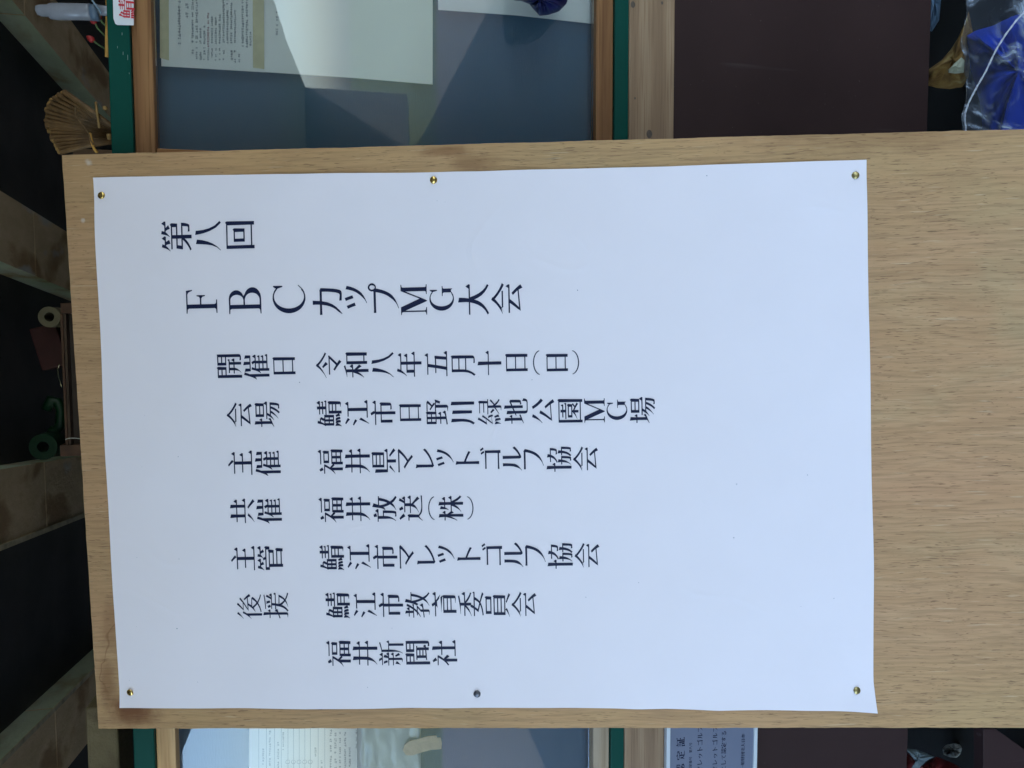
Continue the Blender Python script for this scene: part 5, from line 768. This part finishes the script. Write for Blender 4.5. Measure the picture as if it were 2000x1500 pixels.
GRN = simple('stem_green', (.10,.16,.06), .6, .2, 40); RED = simple('red_bud', (.42,.03,.03), .5, .2, 60)
for a, b in (((205,95),(183,80)), ((205,70),(186,45)), ((212,55),(196,37))):
    A_, B_ = at(*a, 1.12), at(*b, 1.12); mb = MB(); mb.tube([A_, (A_+B_)/2+Vector((0,-.004,.002)), B_], .0012, 6); mb.build('stem', GRN, fl)
    mb = MB(); d = (B_-A_).normalized(); mb.tube([B_-d*.002, B_+d*.002, B_+d*.006, B_+d*.010], [.001,.0042,.0038,.0008], 10); mb.build('bud', RED, fl)

# ---------------------------------------------------------------- rack of odds and ends hung between the beams
SY = 1.9
rack = empty('hanging_rack', at(150, 740, SY), 'reddish brown wooden rack hung under the ceiling between two beams', 'rack')
RW = simple('red_brown_wood', (.085,.040,.022), .6, .3, 30)
def rbox(name, px0, px1, py0, py1, y0, y1, m, parent, **k):
    a = at(px0, py0, y0); b = at(px1, py1, y0); mb = MB(); mb.box((min(a.x,b.x), y0, min(a.z,b.z)), (max(a.x,b.x), y1, max(a.z,b.z))); return mb.build(name, m, parent, **k)
rbox('end_block', 118, 150, 592, 612, SY, SY+.3, RW, rack); rbox('end_block', 117, 165, 870, 890, SY, SY+.3, RW, rack)
rbox('front_lip', 122, 128, 613, 869, SY+.002, SY+.02, RW, rack)
rbox('shelf_board', 128.5, 134, 613, 869, SY+.003, SY+.298, simple('dark_shelf_wood', (.06,.035,.022), .7, .3, 20), rack)
rbox('drop_panel', 134.5, 175, 613, 869, SY+.02, SY+.035, simple('dark_panel_wood', (.035,.022,.016), .7, .3, 20), rack)
# paper roll, lying front to back
def roll(name, px, py, ro, ri, y0, y1, m, lab, cat, m2=None):
    c0 = at(px, py, y0); mb = MB(); n = 28; V = []; F = []
    for y, r_ in ((y0, ri), (y0, ro), (y1, ro), (y1, ri)):
        V += [(c0.x + r_*math.cos(2*math.pi*k/n), y, c0.z + r_*math.sin(2*math.pi*k/n)) for k in range(n)]
    for j in range(4):
        for k in range(n): F.append((j*n+k, ((j+1) % 4)*n+k, ((j+1) % 4)*n+(k+1) % n, j*n+(k+1) % n))
    mb.add(V, F, smooth=False); return mb.build(name, m, None, label=lab, cat=cat)
roll('paper_roll', 96, 619, .0235, .0105, SY+.03, SY+.24, simple('cream_paper', (.13,.11,.065), .7, .15, 40), 'cream paper roll with a hollow core lying on the hanging rack', 'paper roll')
mb = MB(); a = at(66, 640, SY+.06); b = at(118, 715, SY+.06)
M_ = Matrix.Translation(((a.x+b.x)/2, SY+.14, (a.z+b.z)/2)) @ Matrix.Rotation(math.radians(-14), 4, 'Y')
mb.box((-.05, -.07, -.028), (.05, .07, .030), M=M_); mb.build('red_box', simple('dark_red_card', (.04,.007,.006), .6, .2, 20), None, label='dark red box tilted on the hanging rack beside the paper roll', cat='box', bevel=.003)
roll('green_tape_roll', 84, 873, .030, .0125, SY+.03, SY+.09, simple('green_plastic', (.003,.022,.009), .35, .2, 30), 'green tape roll lying at the left end of the hanging rack', 'tape roll')
mb = MB(); mb.tube([at(a, b, SY+.1) for a, b in ((90,800),(100,780),(112,785),(120,800),(118,830),(108,845),(96,840))], .012, 10); mb.build('green_hose', simple('green_hose_rubber', (.003,.028,.010), .4, .2, 30), None, label='coiled dark green hose lying on the hanging rack', cat='hose')
mb = MB(); mb.tube([at(a, b, SY+.04) for a, b in ((116,712),(113,722),(114,735),(118,748),(121,756))], .0016, 8); mb.build('wire_loop', Mat('shiny_wire', (.5,.45,.3), .2, metal=1).m, None, label='thin shiny wire loop hanging on the rack lip', cat='wire')
mb = MB(); mb.tube([at(a, b, SY-.01) for a, b in ((128,858),(135,856),(145,855.5),(158,857))], .0009, 6); mb.build('white_string', simple('pale_string', (.55,.55,.50), .7, .1, 80), None, label='short pale string on the drop panel of the rack', cat='string')
# a marker pole far inside on the left
mb = MB(); mp = empty('marker_pole', at(62, 1210, 2.6), 'grey pole with a faded red band hanging in the dark far inside the shed', 'pole')
mb.tube([at(63,1160,2.6), at(62,1212,2.6)], .012, 12); mb.build('pole_shaft', simple('grey_pole', (.20,.20,.18), .6, .2, 30), mp)
mb = MB(); mb.tube([at(64,1134,2.6), at(63,1159,2.6)], .0135, 12); mb.build('red_band', simple('faded_red', (.45,.06,.04), .6, .2, 30), mp)

# ---------------------------------------------------------------- timber behind the case at the lower left of the picture
mb = MB(); a = at(168, 1424, 1.13); b = at(238, 1640, 1.13)
mb.box((b.x, 1.13, b.z), (a.x+.03, 1.20, a.z)); mb.build('wall_plate', concrete('old_wall_timber', (.13,.10,.05), (.18,.14,.08), (.08,.055,.03), (.14,.13,.09)), None, label='old brown wall plate behind the case frame, left of the plywood board', cat='timber', bevel=.003)

# ---------------------------------------------------------------- navy bundle hanging in front of the case
def bundle(name, outline, y0, depth, mats, label, cat, seed, rings=7, folds=5, fa=.18):
    """crumpled cloth: an outline bulging toward the viewer with radial folds"""
    r = random.Random(seed); n = len(outline); cx = sum(p[0] for p in outline)/n; cy = sum(p[1] for p in outline)/n
    m = 6; O = []
    for i in range(n):
        for k in range(m):
            f = k/m; O.append((outline[i][0]*(1-f)+outline[(i+1) % n][0]*f, outline[i][1]*(1-f)+outline[(i+1) % n][1]*f))
    V = []; F = []; N = len(O); ph = r.uniform(0, 6)
    for j in range(rings):
        s = 1 - j/rings
        for i, (px, py) in enumerate(O):
            a = 2*math.pi*i/N
            d = depth*math.sqrt(max(0, 1-s*s))*(1 + fa*math.sin(folds*a+ph+s*2.0) + fa*.6*math.sin(2.3*folds*a+s*5)) + r.uniform(-1, 1)*depth*.04
            p = at(cx+(px-cx)*s, cy+(py-cy)*s, y0 - d); V.append(tuple(p))
    c = at(cx, cy, y0-depth); V.append(tuple(c)); b0 = len(V)
    for i, (px, py) in enumerate(O): V.append(tuple(at(px, py, y0)))
    for j in range(rings-1):
        for i in range(N): F.append((j*N+i, (j+1)*N+i, (j+1)*N+(i+1) % N, j*N+(i+1) % N))
    for i in range(N): F.append(((rings-1)*N+i, b0-1, (rings-1)*N+(i+1) % N))
    F.append([b0+i for i in range(N)])
    mb = MB(); mb.add(V, F, smooth=True); return mb.build(name, mats, None, label=label, cat=cat)
NAVY = simple('navy_nylon', (.006,.010,.075), .33, .3, 40, spec=.6)
bundle('navy_cloth_bundle', [(995,-60),(999,-6),(1005,1),(1018,2),(1034,8),(1042,18),(1054,31),(1072,29),(1092,22),(1106,8),(1111,-8),(1118,-60)], WY-.012, .035, NAVY, 'navy blue nylon cloth bundle hanging in front of the right glass pane', 'cloth bundle', 3, folds=4, fa=.25)

# ---------------------------------------------------------------- things in the gap under the brown board
BLUE = simple('blue_sheet_plastic', (.008,.05,.50), .35, .25, 14, spec=.6)
bg = bundle('blue_bag', [(1888,70),(1905,60),(1940,50),(1990,10),(2120,-60),(2180,120),(2180,330),(1945,330),(1925,300),(1914,200),(1895,130)], 1.16, .10, BLUE, 'bright blue plastic bag under the brown board, partly wrapped in clear film', 'bag', 6, folds=5, fa=.12)
from mathutils import noise as mnoise
def filmm():
    M = Mat('crinkled_clear_film'); t = M.t; t.nodes.remove(M.b)
    gl = M.n('ShaderNodeBsdfGlossy', Roughness=.10); tr = M.n('ShaderNodeBsdfTransparent'); tr.inputs[0].default_value = (.93,.95,.97,1)
    fr = M.n('ShaderNodeFresnel', IOR=1.5); mx = M.n('ShaderNodeMixShader'); df = M.n('ShaderNodeBsdfDiffuse'); df.inputs[0].default_value = (.55,.62,.72,1); m2 = M.n('ShaderNodeMixShader')
    bp = M.n('ShaderNodeBump', Strength=.35, Distance=.002); M.l(M.noise(M.coords((1,1,.35), warp=.05, wscale=20), 90, 5, .6), bp.inputs['Height']); M.l(bp.outputs[0], gl.inputs['Normal']); 
    mx.inputs[0].default_value = .07; M.l(tr.outputs[0], mx.inputs[1]); M.l(gl.outputs[0], mx.inputs[2])
    k = M.ramp(M.noise(M.coords((1,1,.3), warp=.12, wscale=12), 26, 5, .62), [(.47, (.015,.015,.015)), (.55, (.14,.14,.14)), (.63, (.85,.85,.85))])  # pale diffuse streaks painted in place of highlights on the crinkled film
    M.l(k, m2.inputs[0]); M.l(mx.outputs[0], m2.inputs[1]); M.l(df.outputs[0], m2.inputs[2]); M.l(m2.outputs[0], t.nodes['Material Output'].inputs[0]); return M.m
V = []; F = []; NX, NYY = 90, 110
for j in range(NYY+1):
    for i in range(NX+1):
        px = 1882 + 220*i/NX + 5*math.sin(j*.13) + (6*mnoise.noise(Vector((j*.12, 3, 1))) if i == 0 else 0); py = -40 + 370*j/NYY; p = at(px, py, 1.045)
        q = Vector((px*.018, py*.010, 2.0)); h = (1-abs(mnoise.noise(q)))*.5 + (1-abs(mnoise.noise(q*2.3)))*.28 + (1-abs(mnoise.noise(q*5.1)))*.12
        V.append((p.x, p.y - (h-.6)*.010, p.z))
for j in range(NYY):
    for i in range(NX): a = j*(NX+1)+i; F.append((a, a+1, a+NX+2, a+NX+1))
mb = MB(); mb.add(V, F, smooth=True); fo = mb.build('clear_film', filmm(), None, label='crinkled clear plastic film wrapped in front of the blue bag', cat='plastic film')
md = fo.modifiers.new('t', 'SOLIDIFY'); md.thickness = .0003
STR = simple('white_twine', (.62,.64,.70), .7, .12, 300)
mb = MB(); P_ = [(2030,-10),(2000,24),(1985,40),(1965,66),(1945,98),(1925,140),(1905,175),(1893,198),(1885,220),(1884,235),(1887,262)]
PP = []
for i in range(len(P_)-1):
    for k in range(5):
        f = k/5; PP.append((P_[i][0]*(1-f)+P_[i+1][0]*f, P_[i][1]*(1-f)+P_[i+1][1]*f))
for s in (0, math.pi):
    mb.tube([at(a, b, 1.015) + Vector((math.cos(i*1.3+s), math.sin(i*1.3+s), 0))*.0007 for i, (a, b) in enumerate(PP)], .0011, 6)
mb.build('white_twine', STR, None, label='twisted white twine crossing in front of the blue bag', cat='twine')
FUR = Mat('brown_plush', rough=.95); FUR.color(FUR.ramp(FUR.noise(FUR.coords((1,1,.4), warp=.03, wscale=20), 38, 5), [(.35, (.13,.06,.015)), (.55, (.34,.19,.05)), (.75, (.50,.40,.16))])); FUR.bump(FUR.noise(FUR.coords(), 500, 3), .8, .003)
bundle('plush_cloth', [(1808,140),(1838,118),(1856,98),(1870,76),(1882,50),(1892,22),(1900,60),(1896,110),(1892,150),(1880,170),(1855,174),(1830,172),(1806,165)], 1.18, .04, FUR.m, 'brown and cream plush cloth between the brown board and the blue bag', 'cloth', 8, folds=3, fa=.15)
bundle('cream_rag', [(1852,136),(1866,122),(1878,112),(1884,118),(1882,142),(1866,144),(1852,142)], 1.132, .008, simple('cream_cloth', (.50,.50,.34), .9, .12, 60), 'small cream rag lying on the plush cloth', 'cloth', 5)
bundle('grey_blue_pipe_end', [(1812,-70),(1812,58),(1820,62),(1834,40),(1838,0),(1838,-70)], 1.24, .02, simple('grey_blue_plastic', (.14,.22,.32), .4, .2, 20), 'grey blue plastic edge showing just below the brown board', 'plastic part', 5)
# left end of the gap
bundle('grey_stone', [(1840,1462),(1848,1455),(1862,1452),(1876,1454),(1881,1462),(1878,1472),(1868,1480),(1855,1479),(1843,1474)], 1.18, .025, simple('grey_stone', (.22,.22,.20), .9, .5, 90, bump=.8), 'small rough grey stone in the dark gap under the brown board', 'stone', 2)
bundle('red_plastic_sack', [(1764,1468),(1778,1474),(1788,1487),(1779,1502),(1796,1502),(1812,1486),(1830,1478),(1860,1490),(1900,1512),(1900,1600),(1760,1600)], 1.12, .03, simple('dark_red_plastic', (.10,.008,.008), .5, .15, 30), 'dark red and grey plastic sack at the left end of the gap', 'sack', 4)
bundle('grey_sack_neck', [(1768,1462),(1790,1464),(1812,1472),(1824,1478),(1808,1487),(1796,1500),(1780,1500),(1788,1488),(1778,1474)], 1.085, .006, simple('grey_plastic_sack', (.09,.115,.12), .6, .15, 30), 'pale grey band over the red plastic sack', 'sack', 4)
# low brown counter in front of the gap: reaches the ground
mb = MB(); a = at(1921, 1440, WY+.02)
Vx = [at(1921, 1424, WY+.02), at(1945, 1424, WY+.02), at(2000, 1463, WY+.02), at(2120, 1560, WY+.02), at(2120, 1640, WY+.02), at(1921, 1640, WY+.02)]
mb.sheet([(p.x, p.z) for p in Vx], WY+.02, .02); mb.build('brown_gusset', PANEL, None, label='dark brown board cut on a slant below the gap at the left', cat='board', bevel=.001)
# shelf floor and lining behind the gap, so that the gap is deep and dark
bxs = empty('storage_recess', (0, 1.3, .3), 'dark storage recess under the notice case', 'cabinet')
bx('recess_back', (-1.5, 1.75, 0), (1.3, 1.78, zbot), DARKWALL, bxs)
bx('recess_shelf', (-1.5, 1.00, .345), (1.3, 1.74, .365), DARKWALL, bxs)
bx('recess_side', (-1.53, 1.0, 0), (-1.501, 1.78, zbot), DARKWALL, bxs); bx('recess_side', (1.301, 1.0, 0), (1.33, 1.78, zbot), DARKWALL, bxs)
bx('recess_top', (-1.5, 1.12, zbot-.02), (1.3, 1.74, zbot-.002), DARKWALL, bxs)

# ---------------------------------------------------------------- ground and the surroundings the glass reflects
def plane(name, x0, x1, y0, y1, z, m, kind='structure', n=1):
    mb = MB(); V = [(x0+(x1-x0)*i/n, y0+(y1-y0)*j/n, z) for j in range(n+1) for i in range(n+1)]
    mb.add(V, [(j*(n+1)+i, j*(n+1)+i+1, (j+1)*(n+1)+i+1, (j+1)*(n+1)+i) for j in range(n) for i in range(n)])
    return mb.build(name, m, None, kind=kind)
plane('ground', -300, 300, -400, 300, -.01, simple('grass_green', (.088,.112,.05), .9, .4, 3, bump=.5))
plane('paving', -14, 14, -11.4, 5.2, -.004, simple('pale_asphalt_paving', (.12,.12,.125), .85, .2, 3, bump=.3))
# long open pavilion roof that the photographer stands under
pav = empty('open_pavilion', (1.5, -9, 0), 'long flat pavilion roof on posts in front of the shed, over the paving', 'pavilion')
CP = simple('pavilion_ceiling_boards', (.34,.34,.34), .8, .2, 2)
def slab(name, P, z0, z1, m, parent):
    n = len(P); mb = MB(); mb.add([(x, y, z0) for x, y in P] + [(x, y, z1) for x, y in P], [list(range(n))[::-1], list(range(n, 2*n))] + [(i, (i+1) % n, n+(i+1) % n, n+i) for i in range(n)]); return mb.build(name, m, parent)
slab('roof', [(-2.5, -18), (6.1, -18), (5.1, -12.2), (4.9, -10.2), (4.1, -.2), (4.1, .48), (-2.5, .48)], 2.5, 2.62, CP, pav)
mb = MB(); mb.box((-2.2, -17.95, .02), (6.02, -17.87, 2.495)); mb.build('reflection_blocker', simple('dark_blocker', (.045,.05,.055), .8, .25, 2), pav)  # unseen wall added to keep the low sky out of the glass reflection
for x, y in ((-2.35, -17.8), (3.95, -.15), (-2.35, -9.5)):
    mb = MB(); mb.box((x-.06, y-.06, 0), (x+.06, y+.06, 2.498)); mb.build('post', RAILWOOD, pav)
